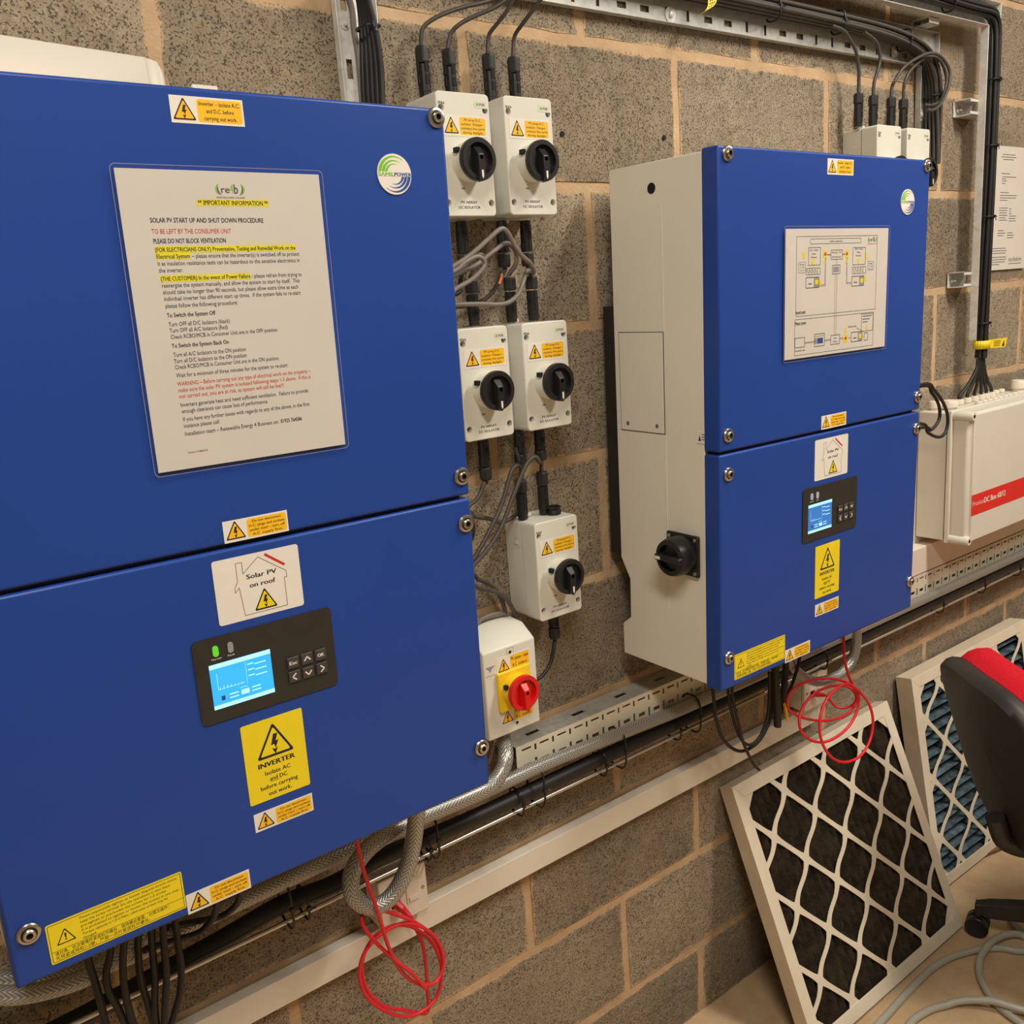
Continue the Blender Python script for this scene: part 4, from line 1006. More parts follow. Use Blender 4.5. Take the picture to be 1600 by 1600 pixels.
# outer channel bundle
ycb = cy-.0190
sp3 = [Vector((x, ycb, z+H0)) for x, z in ((.20, .391), (.45, .389), (.66, .388), (.82, .3870), (.92, .3870), (.970, .3865), (.997, .3785), (1.0095, .354), (1.0105, .300), (1.0105, .18), (1.0105, .04), (1.010, -.10), (1.010, -.24), (1.008, -.36), (1.006, -.395))]
ob, sp = bundle(7, .0047, sp3, 'black cable in the bundle down the silver channel', 'bundle in the silver channel', 'black_cable', 5, sq=(.55, .95))
GC = 'ties on the silver channel bundle'
for z, lab in ((.245, 'highest cable tie on the bundle in the silver channel'), (.100, 'cable tie on the channel bundle level with the paper notice top'), (-.060, 'cable tie on the channel bundle level with the paper notice middle'), (-.310, 'lowest cable tie on the channel bundle above the yellow tag')):
    tie(lab, (1.011, ycb, z+H0), (0, 0, -1), .0150, GC, ry=.0195)
tie('cable tie on the channel bundle before its corner', (.80, ycb, .386+H0), (1, 0, 0), .0150, GC, ry=.0195)
# fan of six cables into the DC box
ytop = -.4915+H0
for i, (u, v) in enumerate(((1500, 612), (1512, 612), (1523, 613), (1533, 611), (1541, 609), (1549, 607))):
    e = at(u, v, -.055); e.z = ytop
    pth = [Vector((1.006+(i-2.5)*.0055, ycb, -.395+H0)), Vector((1.006+(i-2.5)*.0075, ycb, -.420+H0)), Vector((e.x*.6+1.006*.4, ycb*.5-.055*.5, -.455+H0)), Vector((e.x, -.055, ytop+.012)), Vector((e.x, -.055, ytop))]
    tag(MM().tube(spline(pth, 6), .0042, 'black_cable', 8).build('box_cable', smooth=60), ['leftmost', 'second from left', 'third from left', 'third from right', 'second from right', 'rightmost'][i]+' black cable of the fan entering the red-striped box', 'cable', 'fan of cables above the red-striped box')
# yellow tags
def cable_tag(label, loop_c, rr, ry, tang, flag):
    R = thing('cable_tag', label, 'tag')
    t_ = Vector(tang).normalized(); a = Vector((0, -1, 0)); b = t_.cross(a); c = Vector(loop_c); hw = .010
    m = MM(); n = 20
    ring = [c+a*(rr*math.cos(2*PI*i/n))+b*(ry*math.sin(2*PI*i/n)) for i in range(n+1)]
    for i in range(n): m.face([ring[i]-t_*hw, ring[i+1]-t_*hw, ring[i+1]+t_*hw, ring[i]+t_*hw], 'sticker_yellow')
    m.build('wrap', R, smooth=60, solid=.0005)
    m = MM(); A, B, C_, D_ = [Vector(q) for q in flag]; m.face([A, B, C_, D_], 'sticker_yellow'); nrm = (B-A).cross(D_-A).normalized()
    if nrm.y > 0: nrm = -nrm
    for k in range(4):
        f = .2+.18*k; s0 = A.lerp(D_, f); s1 = B.lerp(C_, f); m.face([q+nrm*.0006 for q in (s0.lerp(s1, .25), s0.lerp(s1, .65), s0.lerp(s1, .65)+(D_-A)*.05, s0.lerp(s1, .25)+(D_-A)*.05)], 'print_black')
    s0 = A.lerp(B, .75); s1 = A.lerp(B, .93); top = D_.lerp(C_, .84)
    m.face([q+nrm*.0006 for q in (s0.lerp(top, .15), s1.lerp(top, .12), top.lerp(s0.lerp(s1, .5), .2))], 'print_black')
    m.build('flag', R)
zc = -.362+H0
cable_tag('yellow warning tag wrapped round the channel cables above the red-striped box', (1.007, ycb, zc), .0185, .0215, (0, 0, 1),
          [(1.022, ycb-.012, zc-.010), (1.086, ycb-.020, zc-.013), (1.096, ycb-.020, zc+.010), (1.022, ycb-.012, zc+.010)])
c = at(1107, 2, -.026)
R = thing('cable_tag', 'yellow warning tag curling from the top tray bundle', 'tag')
m = MM(); Lp = spline(P([(1112, -14, -.052), (1113, -4, -.056), (1112, 8, -.058), (1104, 17, -.060), (1094, 23, -.064)], 0), 5)
for i in range(len(Lp)-1):
    dA = Vector((.011, 0, .002+.005*i/len(Lp)))
    dB = Vector((.011, 0, .002+.005*(i+1)/len(Lp)))
    m.face([Lp[i]-dA, Lp[i]+dA, Lp[i+1]+dB, Lp[i+1]-dB], 'sticker_yellow')
    if i % 2 == 0:
        for f in (-.5, 0, .5): m.face([q+Vector((0, -.0006, 0)) for q in (Lp[i]+dA*(f-.12), Lp[i]+dA*(f+.12), Lp[i+1]+dB*(f+.12), Lp[i+1]+dB*(f-.12))], 'print_black')
m.build('flag', R, smooth=60)
MM().tube([Lp[0]+Vector((-.004, 0, .01)), Lp[0]+Vector((.03, 0, .004)), Lp[0]+Vector((.052, -.004, -.006))], .0011, 'sticker_white', 6).build('tie_tail', R, smooth=60)

# ------------------------------------------------------------------ DC box with red stripe
DX0, DX1, DZ0, DZ1, DYF, DYB = .803, 1.405, -.820+H0, -.502+H0, -.147, -.020
DB = thing('dc_box', 'wide pale junction box with a red lettered stripe beside the further inverter', 'junction box')
MM().box(DX0, DX1, -.092, DYB, DZ0+.004, DZ1-.002, 'pale_plastic').build('back_box', DB, bevel=.003)
MM().box(DX0-.004, DX1+.004, -.104, -.094, DZ0, DZ1+.003, 'pale_plastic').build('lid_rim', DB, bevel=.002)
MM().box(DX0+.004, DX1-.004, DYF+.006, -.102, DZ0+.004, DZ1-.003, 'pale_plastic').build('lid', DB, bevel=.006, seg=3)
MM().box(DX0+.020, DX1-.020, DYF, DYF+.008, DZ0+.006, DZ1-.006, 'pale_plastic').build('front_panel', DB, bevel=.002)
for x in (DX0+.009, DX1-.009):
    for z in (DZ0+.010, DZ1-.009):
        q = MM().lathe([(.0105, 0), (.0115, .008), (.0115, .048), (.0095, .051), (.0045, .051), (.0045, .047), (0, .047)], (x, -.100, z), 'pale_plastic', 20, 'y', mats=['pale_plastic']*4+['hole_dark']*2).build('lid_screw_post', DB, smooth=40)
m = MM(); rz0 = at(1513, 806, DYF).z; rz1 = at(1513, 777, DYF).z
m.box(DX0+.0200, DX1-.02, DYF-.0006, DYF, rz0-.004, rz1+.001, 'red_stripe')
zz = (rz0+rz1)/2+.002; xa = at(1519, 790, DYF).x
m.text('Fronius', xa, zz, DYF-.0008, 'paper', width=.055, height=.012); m.text('DC Box 60/12', xa+.057, zz, DYF-.0008, 'sticker_white', width=.105, height=.014, bold=.0012)
tag(m.build('red_stripe', DB), 'red stripe with pale lettering')
def gland(parent, x, y, z, r, hgt):
    m = MM().lathe([(r*.8, 0), (r*.8, hgt*.3), (r, hgt*.3), (r, hgt*.75), (r*.85, hgt), (r*.45, hgt), (0, hgt*.9)], (x, y, z), 'white_plastic', 16, 'z'); return m.build('cable_gland', parent, smooth=35)
zt5 = DZ1-.003
for (u, v) in ((1500, 612), (1512, 612), (1523, 613), (1533, 611), (1541, 609), (1549, 607)): gland(DB, at(u, v, -.055).x, -.055, zt5, .0105, .017)
for i in range(9): gland(DB, DX0+.16+.026*i, -.085, zt5, .0085, .010)
for i in range(6): gland(DB, DX0+.24+.030*i, -.030, zt5, .0085, .012)
gland(DB, DX0+.052, -.070, zt5, .0185, .024); gland(DB, DX0+.036, -.042, zt5, .0160, .022); gland(DB, at(1592, 604, -.05).x, -.05, zt5, .0210, .030)
MM().box(DX0-.001, DX0+.02, -.0935, -.0920, DZ0+.01, DZ1-.004, 'hole_dark').build('lid_seam', DB)
BP = thing('backing_board', 'white backing board behind and below the red-striped box', 'board')
MM().box(.50, 1.95, -.0185, -.001, -.9035+H0, -.560+H0, 'white_plastic').build('board_panel', BP, bevel=.002)
MM().box(.50, 1.95, -.0490, -.0187, -.9030+H0, -.8350+H0, 'white_plastic').build('lower_cover', BP, bevel=.002)
for pts, lab, yy, za, zb_ in (([(1441, 603), (1456, 614), (1467, 634), (1467, 656), (1454, 672), (1440, 668)], 'inner black cable loop between the further inverter and the red-striped box', -.150, -.425, -.500),
                 ([(1442, 600), (1460, 610), (1476, 634), (1481, 656), (1477, 676), (1466, 683), (1450, 676), (1438, 662)], 'outer black cable loop between the further inverter and the red-striped box', -.163, -.420, -.480)):
    ends = [Vector((.3560, yy, za+H0)), Vector((.3560, yy, zb_+H0))]
    tag(MM().tube(spline(ends[:1]+P(pts, yy)+ends[1:], 8), .0036, 'black_cable', 10).build('loose_cable', smooth=60), lab, 'cable', 'cable loops beside the red-striped box')
# paper on the wall
PA = thing('wall_notice', 'white printed sheet on the block wall at the right edge', 'notice')
pz1, pz0, px0 = .118+H0, -.186+H0, 1.128
MM().box(px0, px0+.215, -.0045, -.0032, pz0, pz1, 'paper').build('paper_sheet', PA)
m = MM(); y = -.0047; rng = random.Random(4)
def wl(x, z, wd): m.seg((px0+x, pz1-z), (px0+x+wd, pz1-z), .0016, y, 'print_grey')
for z, x, wd in ((.020, .065, .070), (.026, .060, .080), (.032, .072, .055), (.066, .065, .045), (.074, .070, .075), (.079, .070, .020), (.084, .070, .025), (.090, .070, .018), (.112, .063, .045), (.119, .063, .090), (.125, .063, .085), (.131, .063, .040),
                 (.150, .062, .045), (.156, .062, .042), (.162, .062, .040), (.168, .062, .044), (.174, .062, .036), (.180, .062, .044), (.152, .115, .012), (.158, .115, .010), (.164, .115, .014), (.170, .115, .040), (.176, .115, .036), (.182, .115, .040), (.206, .060, .030), (.212, .060, .040), (.218, .060, .030), (.212, .110, .030), (.218, .110, .036), (.224, .110, .034),
                 (.250, .015, .090), (.256, .015, .095), (.262, .015, .092), (.272, .015, .094), (.278, .015, .095), (.284, .015, .090), (.290, .015, .060)): wl(x, z, wd)
m.text('ecolution', px0+.125, pz1-.278, y, 'print_grey', width=.070, height=.012); wl(.125, .290, .07)
m.build('lettering', PA)
for x, z in ((.008, .010), (.207, .010)): MM().lathe([(.003, 0), (.003, .001), (0, .0014)], (px0+x, -.0045, pz1-z), 'steel_screw', 10, 'y').build('drawing_pin', PA)

# ------------------------------------------------------------------ low run: slotted tray, braided and black cables, rod
ST = thing('slotted_tray', 'cream perforated tray running low along the wall under both inverters', 'cable tray')
sx0, sx1, sz1, sz0, sy = -.486, 1.95, -.9045+H0, -.9700+H0, -.050
m = MM(); hs = []; x = sx0+.022; i = 0
while x < sx1-.03:
    hs.append((x-.0100, sz1-.0110, x+.0100, sz1-.0070)); hs.append((x+.0170, sz1-.0175, x+.0215, sz1-.0060))
    hs.append((x-.0085, sz1-.0440, x+.0085, sz1-.0360)); hs.append((x+.0165, sz1-.0500, x+.0215, sz1-.0310))
    x += .0390
plate(m, sx0, sx1, sz0, sz1, sy, hs, 'cream_tray'); m.build('front_plate', ST, solid=.0014)
m = MM(); hs = []; x = sx0+.055
while x < sx1-.05: hs.append((x-.014, -.030, x+.014, -.020)); x += .105
plate(m, sx0, sx1, sy, -.003, sz1, hs, 'galvanised', tf=lambda a, b, c: (a, c, b)); m.build('top_plate', ST, solid=.0014)
MM().box(sx0-.0014, sx0, -.050, -.030, sz1-.020, sz1, 'black_satin').build('end_clip', ST)

def sy_cable(label, pts, r=.0118):
    o = MM().tube(spline(pts, 10), r, 'braided_sheath', 16).build('braided_cable', smooth=60); return tag(o, label, 'cable', 'braided steel cables')
sy_cable('braided cable running straight along the low slotted tray', [Vector((x, -.0665, -.9610+H0)) for x in (1.9, 1.5, 1.1, .8, .5, .25, .08)]+P([(1060, 1110), (1000, 1134), (930, 1162), (860, 1190), (800, 1217), (745, 1243), (690, 1266), (620, 1297), (540, 1332), (450, 1374), (360, 1416), (280, 1455), (210, 1490), (140, 1514), (70, 1527), (-30, 1534)], -.0665))
sy_cable('braided cable looping down from the red and yellow isolator up into the big inverter', P([(783, 1143, -.050), (788, 1160, -.066), (790, 1182, -.088), (784, 1205, -.0955), (764, 1228, -.0965), (720, 1250, -.0965), (665, 1273, -.098), (612, 1299, -.104), (573, 1328, -.110), (550, 1364, -.115), (552, 1400, -.120), (582, 1417, -.124), (612, 1400, -.128), (634, 1362, -.132), (645, 1320, -.135), (650, 1280, -.138), (653, 1235, -.140), (655, 1200, -.140)], 0), .0125)
sy_cable('braided cable making a low bow under the further inverter', P([(1337, 940, -.110), (1338, 975, -.110), (1338, 1005, -.108), (1330, 1034, -.104), (1308, 1056, -.100), (1275, 1065, -.098), (1248, 1051, -.096), (1232, 1030, -.096), (1226, 995, -.098), (1224, 960, -.100)], 0), .0105)
sy_cable('braided cable drooping past the bottom left corner of the big inverter', P([(230, 1455, -.118), (190, 1490, -.118), (140, 1524, -.114), (80, 1545, -.110), (20, 1555, -.106), (-60, 1552, -.102)], 0), .0110)
bk = [Vector((x, -.0520 if x > -.7 else -.0430, -.9920+H0)) for x in (1.95, 1.6, 1.2, .8, .4, 0, -.2, -.4, -.6, -.75)]+P([(520, 1382), (440, 1414), (350, 1466), (250, 1522), (150, 1578), (60, 1624), (-40, 1670)], -.036)
tag(MM().tube(spline(bk, 8), .0135, 'black_cable', 14).build('power_cable', smooth=60), 'thick black power cable tied below the low slotted tray', 'cable')
tag(MM().tube([Vector((x, -.0560, -1.0145+H0)) for x in (1.95, 1.0, 0, -1.0, -1.9)], .0034, 'silver_rod', 10).build('steel_rod', smooth=60), 'thin bright steel rod under the thick black cable', 'rod')
GL = 'ties on the low cable run'
for u, v, lab in ((1080, 1101, 'tall cable tie on the low run just left of the further inverter'), (963, 1152, 'tall cable tie on the low run midway between the inverters'), (836, 1208, 'tall cable tie on the low run beneath the red and yellow isolator'), (671, 1290, 'tall cable tie on the low run right of the braided loop'), (444, 1397, 'tall cable tie on the low run left of the data outlet')):
    tie(lab, (at(u, v, -.058).x, -.0580, -.9815+H0), (1, 0, 0), .0240, GL, ry=.0380)
for u, v, lab in ((1054, 1126, 'small cable tie on the black cable, rightmost between the inverters'), (938, 1180, 'small cable tie on the black cable midway between the inverters'), (808, 1239, 'small cable tie on the black cable at the big inverter corner'), (664, 1316, 'small cable tie on the black cable above the data outlet'), (474, 1402, 'small cable tie on the black cable left of the data outlet'),
                  (1465, 950, 'small cable tie on the black cable below the red-striped box, left one'), (1530, 922, 'small cable tie on the black cable below the red-striped box, middle one'), (1585, 897, 'small cable tie on the black cable below the red-striped box, right one'), (1283, 1043, 'small cable tie on the black cable behind the further inverter bottom')):
    tie(lab, (at(u, v, -.056).x, -.0535, -.9985+H0), (1, 0, 0), .0185, GL, ry=.0235)

# ------------------------------------------------------------------ white mini trunking and data outlets
TK = thing('mini_trunking', 'white plastic mini trunking running low along the block wall', 'trunking')
MM().box(-2.2, .405, -.0205, -.0015, -1.1695+H0, -1.1260+H0, 'white_plastic').build('trunk_base', TK, bevel=.001)
MM().box(-2.2, .405, -.0240, -.0208, -1.1705+H0, -1.1250+H0, 'white_plastic').build('trunk_lid', TK, bevel=.001)
def outlet(label, x0, z0):
    R = thing('data_outlet', label, 'outlet', (x0, -.0015, z0+H0)); s = .0860
    MM().prism(rrect(0, 0, s, s, .004), -.0330, 0, 'white_plastic').build('back_box', R, bevel=.001)
    MM().prism(rrect(0, 0, s, s, .004), -.0440, -.0335, 'white_plastic').build('face_plate', R, bevel=.0025)
    for x in (.0085, s-.0085): MM().lathe([(.0030, 0), (.0030, .0006), (.0018, .0010), (0, .0004)], (x, -.0440, s*.5), 'steel_screw', 12, 'y').build('plate_screw', R)
    for k, x in enumerate((.0150, .0470)):
        m = MM().prism([(x, .026), (x+.0240, .026), (x+.0240, .060), (x, .060)], -.0452, -.0440, 'white_plastic'); md = m.build('data_port', R, bevel=.0005)
        if k == 0: MM().flat([(x+.004, .031), (x+.020, .031), (x+.020, .045), (x+.004, .045)], -.0454, 'hole_dark').build('opening', md)
        else: MM().prism([(x+.004, .030), (x+.020, .030), (x+.020, .037), (x+.004, .037)], -.0468, -.0452, 'white_plastic').build('shutter', md)
        m = MM(); m.frame(x+.001, .0635, x+.023, .0745, .0005, -.0442, 'led_off'); m.text('4/%s' % ('106' if k else '105'), x+.012, .069, -.0442, 'print_grey', width=.013, height=.0036, al='C'); m.build('label_text', md)
    return R
outlet('white twin data outlet on the trunking below the big inverter', -.7620, -1.1165)
outlet('white data outlet on the trunking below the further inverter', .3150, -1.1165)
def patch(label, pts, plug_at, pdir):
    R = thing('patch_cable', label, 'cable', group='red patch cables')
    MM().tube(spline(pts, 6), .0029, 'red_cable', 8).build('sheath', R, smooth=60)
    a = Vector(plug_at); d = Vector(pdir).normalized()
    MM().tube([a, a+d*.012, a+d*.013, a+d*.024, a+d*.030], [.0068, .0068, .0060, .0045, .0030], 'red_cable', 8).build('plug', R, smooth=30)
    return R
pl = Vector((-.7620+.0270, -.0475, -1.1165+.038+H0)); pd = Vector((.5, -.85, -.75))
pe = pl+pd.normalized()*.030
red1 = P([(556, 1290, -.17), (560, 1325, -.165), (570, 1366, -.155), (584, 1406, -.150), (597, 1447, -.142), (609, 1484, -.132), (628, 1519, -.122), (655, 1538, -.114), (681, 1534, -.108), (693, 1505, -.104), (685, 1472, -.100), (662, 1450, -.098), (630, 1443, -.096), (596, 1459, -.094), (569, 1490, -.092), (562, 1528, -.090), (578, 1563, -.088), (617, 1586, -.086), (652, 1584, -.084), (682, 1558, -.082), (690, 1515, -.080), (676, 1474, -.078), (645, 1449, -.076), (612, 1447, -.074), (582, 1468, -.072), (566, 1503, -.070), (572, 1543, -.068), (598, 1571, -.066), (635, 1579, -.064), (667, 1582, -.062), (668, 1550, -.062), (666, 1515, -.062), (661, 1478, -.066), (655, 1462, -.070), (648, 1447, -.074)], 0)+[pe+Vector((.004, -.004, -.012)), pe]
RC1 = patch('red patch cable coiled below the big inverter', red1, pl, pd)
loop = P([(665, 1545, -.120), (645, 1522, -.126), (610, 1494, -.128), (578, 1462, -.126), (565, 1438, -.120), (573, 1425, -.112), (598, 1423, -.104), (630, 1433, -.100), (655, 1445, -.090), (675, 1462, -.088), (690, 1490, -.090), (691, 1520, -.092)], 0)
MM().tube(spline(loop, 6), .0029, 'red_cable', 8).build('coil_turn', RC1, smooth=60)
pl = Vector((.3150+.0270, -.0475, -1.1165+.038+H0)); pd = Vector((.75, -.6, -.2)); pe = pl+pd.normalized()*.030
red2 = P([(1317, 975, -.16), (1318, 997, -.165), (1318.5, 1020, -.17), (1324, 1050, -.172), (1335, 1077, -.172), (1339, 1089, -.172), (1335, 1103, -.170), (1320, 1118, -.168), (1290, 1126, -.164), (1260, 1123, -.160), (1237, 1113, -.158), (1230, 1098, -.158), (1237, 1080, -.158), (1260, 1065, -.160), (1290, 1060, -.166), (1320, 1065, -.176), (1342, 1080, -.186), (1359, 1103, -.194), (1364, 1130, -.200), (1358, 1160, -.204), (1342, 1183, -.206), (1317, 1191, -.206), (1296, 1180, -.204), (1283, 1155, -.200), (1281, 1125, -.196), (1290, 1096, -.190), (1305, 1078, -.186), (1323, 1069, -.180), (1338, 1079, -.180), (1342, 1097, -.182), (1334, 1123, -.184), (1316, 1145, -.184), (1290, 1159, -.180), (1266, 1156, -.174), (1251, 1140, -.168), (1250, 1117, -.160), (1261, 1095, -.150), (1280, 1079, -.146), (1307, 1071, -.140), (1328, 1075, -.134), (1338, 1090, -.124), (1330, 1103, -.108), (1308, 1105, -.086)], 0)+[pe]
patch('red patch cable coiled below the further inverter', red2, pl, pd)

# ------------------------------------------------------------------ black cables hanging under the inverters
GB = 'black cables hanging below the big inverter'
HB = [([(132, 1475), (140, 1508), (149, 1536), (157, 1566), (168, 1612)], 'leftmost black cable hanging from the big inverter'),
      ([(172, 1462), (172, 1490), (166, 1520), (170, 1548), (186, 1578), (200, 1612)], 'second black cable from the left under the big inverter'),
      ([(196, 1455), (192, 1500), (194, 1540), (202, 1580), (212, 1612)], 'third black cable from the left under the big inverter'),
      ([(216, 1448), (216, 1490), (220, 1530), (230, 1565), (244, 1612)], 'fourth black cable from the left under the big inverter'),
      ([(236, 1440), (238, 1480), (242, 1530), (242, 1575), (246, 1612)], 'fifth black cable from the left under the big inverter'),
      ([(254, 1432), (256, 1475), (260, 1520), (258, 1570), (256, 1612)], 'fourth black cable from the right under the big inverter'),
      ([(272, 1425), (277, 1470), (283, 1510), (281, 1550), (272, 1585), (262, 1615)], 'third black cable from the right under the big inverter'),
      ([(340, 1400, -.15), (335, 1430, -.12), (312, 1456, -.10), (270, 1470, -.10), (225, 1485, -.11)], 'black cable slung left under the big inverter, lower one'),
      ([(378, 1385, -.14), (370, 1412, -.11), (345, 1432, -.092), (305, 1440, -.092), (262, 1450, -.10)], 'black cable slung left under the big inverter, upper one')]
for k, (pts, lab) in enumerate(HB):
    yb_ = -.135-.006*(k % 3)
    tag(MM().tube(spline(P(pts, yb_), 6), .0044, 'black_cable', 8).build('hanging_cable', smooth=60), lab, 'cable', GB)
GR = 'black cables hanging below the further inverter'
HR = [([(1113, 1060), (1115, 1088), (1118, 1120), (1129, 1153), (1147, 1171), (1166, 1172), (1188, 1155), (1203, 1124), (1207, 1090), (1207, 1050)], 'black cable in the widest loop below the further inverter', -.135, .0033),
      ([(1137, 1055), (1138, 1083), (1144, 1116), (1155, 1150), (1170, 1164), (1186, 1153), (1198, 1124), (1202, 1090), (1202, 1050)], 'black cable in the inner loop below the further inverter', -.145, .0030),
      ([(1144, 1055), (1145, 1090), (1154, 1131), (1162, 1162), (1177, 1193), (1186, 1203)], 'black cable with a loose end dangling lowest under the further inverter', -.155, .0030),
      ([(1211, 1025), (1212, 1060), (1214, 1100), (1215, 1135)], 'thick black lead pointing straight down under the further inverter', -.150, .0075),
      ([(1228, 1020), (1227, 1055), (1222, 1095), (1216, 1120)], 'thick black lead slanting left under the further inverter', -.128, .0065),
      ([(1250, 1015), (1248, 1036), (1237, 1071), (1224, 1098)], 'thin black lead slanting in from the right under the further inverter', -.110, .0035)]
for pts, lab, yy, rr in HR:
    tag(MM().tube(spline(P(pts, yy), 8), rr, 'black_cable', 8).build('hanging_cable', smooth=60), lab, 'cable', GR)
tag(MM().tube(P([(1226, 1100), (1228, 1112), (1230, 1122), (1231, 1128)], -.140), [.0032, .0036, .0030, .0012], 'sticker_amber', 8).build('cable_tip', smooth=60), 'short yellow sleeved wire tip under the further inverter', 'wire')

# ------------------------------------------------------------------ card and paper on top of the big inverter
K1 = on_inverter(invL, 'white_card', 'white curled card standing on top of the big inverter', 'card')
m = MM(); top = [(-.04, .930), (.305, .9125), (.318, .909), (.3225, .899), (.3235, H-.0035)]
bot = [(x, H-.0035) for x, z in top]
for a, b, c, d in zip(top[:-1], top[1:], bot[:-1], bot[1:]):
    yo = lambda x: -.058
    m.face([(c[0], yo(c[0]), c[1]), (d[0], yo(d[0]), d[1]), (b[0], yo(b[0])+.012, b[1]), (a[0], yo(a[0])+.012, a[1])], 'card_white')
m.build('card_sheet', K1, smooth=60, solid=.0025)
K2 = on_inverter(invL, 'paper_scrap', 'small white paper scrap on top of the big inverter beside the curled card', 'paper')
MM().box(.3270, .3540, -.123, -.119, H-.0038, H+.027, 'card_white').build('scrap_sheet', K2)

# ------------------------------------------------------------------ air filters leaning on the wall
def filter_panel(label, X0, Y0, Z0_, yaw, lean, w_, h_, t_, node, step, pleats_up, mat):
    R = thing('air_filter', label, 'air filter', group='card framed air filters')
    ex = Vector((math.cos(yaw), math.sin(yaw), 0)); n = Vector((-math.sin(yaw), math.cos(yaw), 0)); ez = n*math.sin(lean)+Vector((0, 0, math.cos(lean))); ey = n*math.cos(lean)-Vector((0, 0, math.sin(lean)))
    R.matrix_world = Matrix.Translation((X0, Y0, Z0_)) @ Matrix((ex, ey, ez)).transposed().to_4x4()
    bw = .030; th = .0022
    # front frame of four mitred strips
    O = [(0, 0), (w_, 0), (w_, h_), (0, h_)]; I = [(bw, bw), (w_-bw, bw), (w_-bw, h_-bw), (bw, h_-bw)]
    for k in range(4):
        k2 = (k+1) % 4; g_ = .0004
        MM().prism([O[k], O[k2], I[k2], I[k]], 0, th, 'filter_card').build('front_strip', R, bevel=.0006)
    MM().box(0, th, th, t_, 0, h_, 'filter_side').build('side_board', R); MM().box(w_-th, w_, th, t_, 0, h_, 'filter_side').build('side_board', R)
    MM().box(th, w_-th, th, t_, 0, th, 'filter_side').build('side_board', R); MM().box(th, w_-th, th, t_, h_-th, h_, 'filter_side').build('side_board', R)
    # die-cut lattice behind the frame
    ax, az = step; m = MM(); y = th+.0003
    def strip(p0, d, wave):
        pts = []; L = math.hypot(ax, az); N = 10; sgn = 1
        i = -60
        seq = []
        for q in range(-130, 131):
            f = q/N; x = p0[0]+d[0]*ax/2*f*1.0; z = p0[1]+d[1]*az/2*f
            seq.append((x, z, f))
        nx, nz = -d[1]*az, d[0]*ax; l = math.hypot(nx, nz); nx /= l; nz /= l
        A = []; B = []
        for x, z, f in seq:
            ph = f % 1.0; c = abs(ph-.5)*2       # 1 at nodes, 0 between
            hw = .0056+.0050*c**4; of = wave*math.sin(2*PI*f)
            A.append((x+nx*(hw+of), z+nz*(hw+of))); B.append((x+nx*(-hw+of), z+nz*(-hw+of)))
        lo, hx, hz = bw*.5, w_-bw*.5, h_-bw*.5
        for i in range(len(A)-1):
            mx = (A[i][0]+B[i+1][0])/2; mz = (A[i][1]+B[i+1][1])/2
            if lo < mx < hx and lo < mz < hz:
                q = [A[i], A[i+1], B[i+1], B[i]]
                ar = sum(q[j][0]*q[(j+1) % 4][1]-q[(j+1) % 4][0]*q[j][1] for j in range(4))
                if ar < 0: q = q[::-1]
                m.flat(q, y-(.0002 if wave else 0), 'filter_card')
    k = -6
    for k in range(-9, 10):
        strip((node[0]+k*ax, node[1]), (1, -1), .0); strip((node[0]+k*ax, node[1]), (1, 1), .0042)
    # small webs closing the frame corners
    for cx_, cz_, sx_, sz_ in ((bw, bw, 1, 1), (w_-bw, bw, -1, 1), (w_-bw, h_-bw, -1, -1), (bw, h_-bw, 1, -1)):
        q = [(cx_-sx_*.006, cz_-sz_*.006), (cx_+sx_*.034, cz_-sz_*.006), (cx_-sx_*.006, cz_+sz_*.036)]
        ar = sum(q[j][0]*q[(j+1) % 3][1]-q[(j+1) % 3][0]*q[j][1] for j in range(3))
        m.flat(q if ar > 0 else q[::-1], y+.0002, 'filter_card')
    m.build('lattice', R, solid=.0014)
    m = MM(); sp_ = .0235 if pleats_up else .0285; a0, a1 = th+.0045, t_-.004; lim = w_-2*th if pleats_up else h_-2*th; kk = int(lim/sp_); rng = random.Random(int(X0*100))
    oth = (h_ if pleats_up else w_)-2*th; nseg = 6
    for i in range(kk):
        p0 = th+lim*i/kk; p1 = th+lim*(i+.5)/kk; p2 = th+lim*(i+1)/kk
        jj = [rng.uniform(-.002, .002) for _ in range(nseg+1)]
        for s_ in range(nseg):
            o0, o1 = th+oth*s_/nseg, th+oth*(s_+1)/nseg
            def V_(p, yy, o_, j): return (p+j, yy, o_) if pleats_up else (o_, yy, p+j)
            m.face([V_(p0, a1, o0, 0), V_(p1, a0, o0, jj[s_]), V_(p1, a0, o1, jj[s_+1]), V_(p0, a1, o1, 0)][::(1 if pleats_up else -1)], mat)
            m.face([V_(p1, a0, o0, jj[s_]), V_(p2, a1, o0, 0), V_(p2, a1, o1, 0), V_(p1, a0, o1, jj[s_+1])][::(1 if pleats_up else -1)], mat)
    m.build('pleats', R)
    return R
filter_panel('square air filter with dark dirty pleats, nearer of the two leaning filters', .0750, -.2475, .0137, .0046, .3813, .5936, .5650, .0360, (.150, .505), (.1465, .1545), True, 'pleat_dirty')
filter_panel('square air filter with blue grey pleats, leaning behind the office chair', .7500, -.1400, .0074, -.0100, .1575, .5940, .5730, .0440, (.119, .531), (.1480, .1600), False, 'pleat_blue')

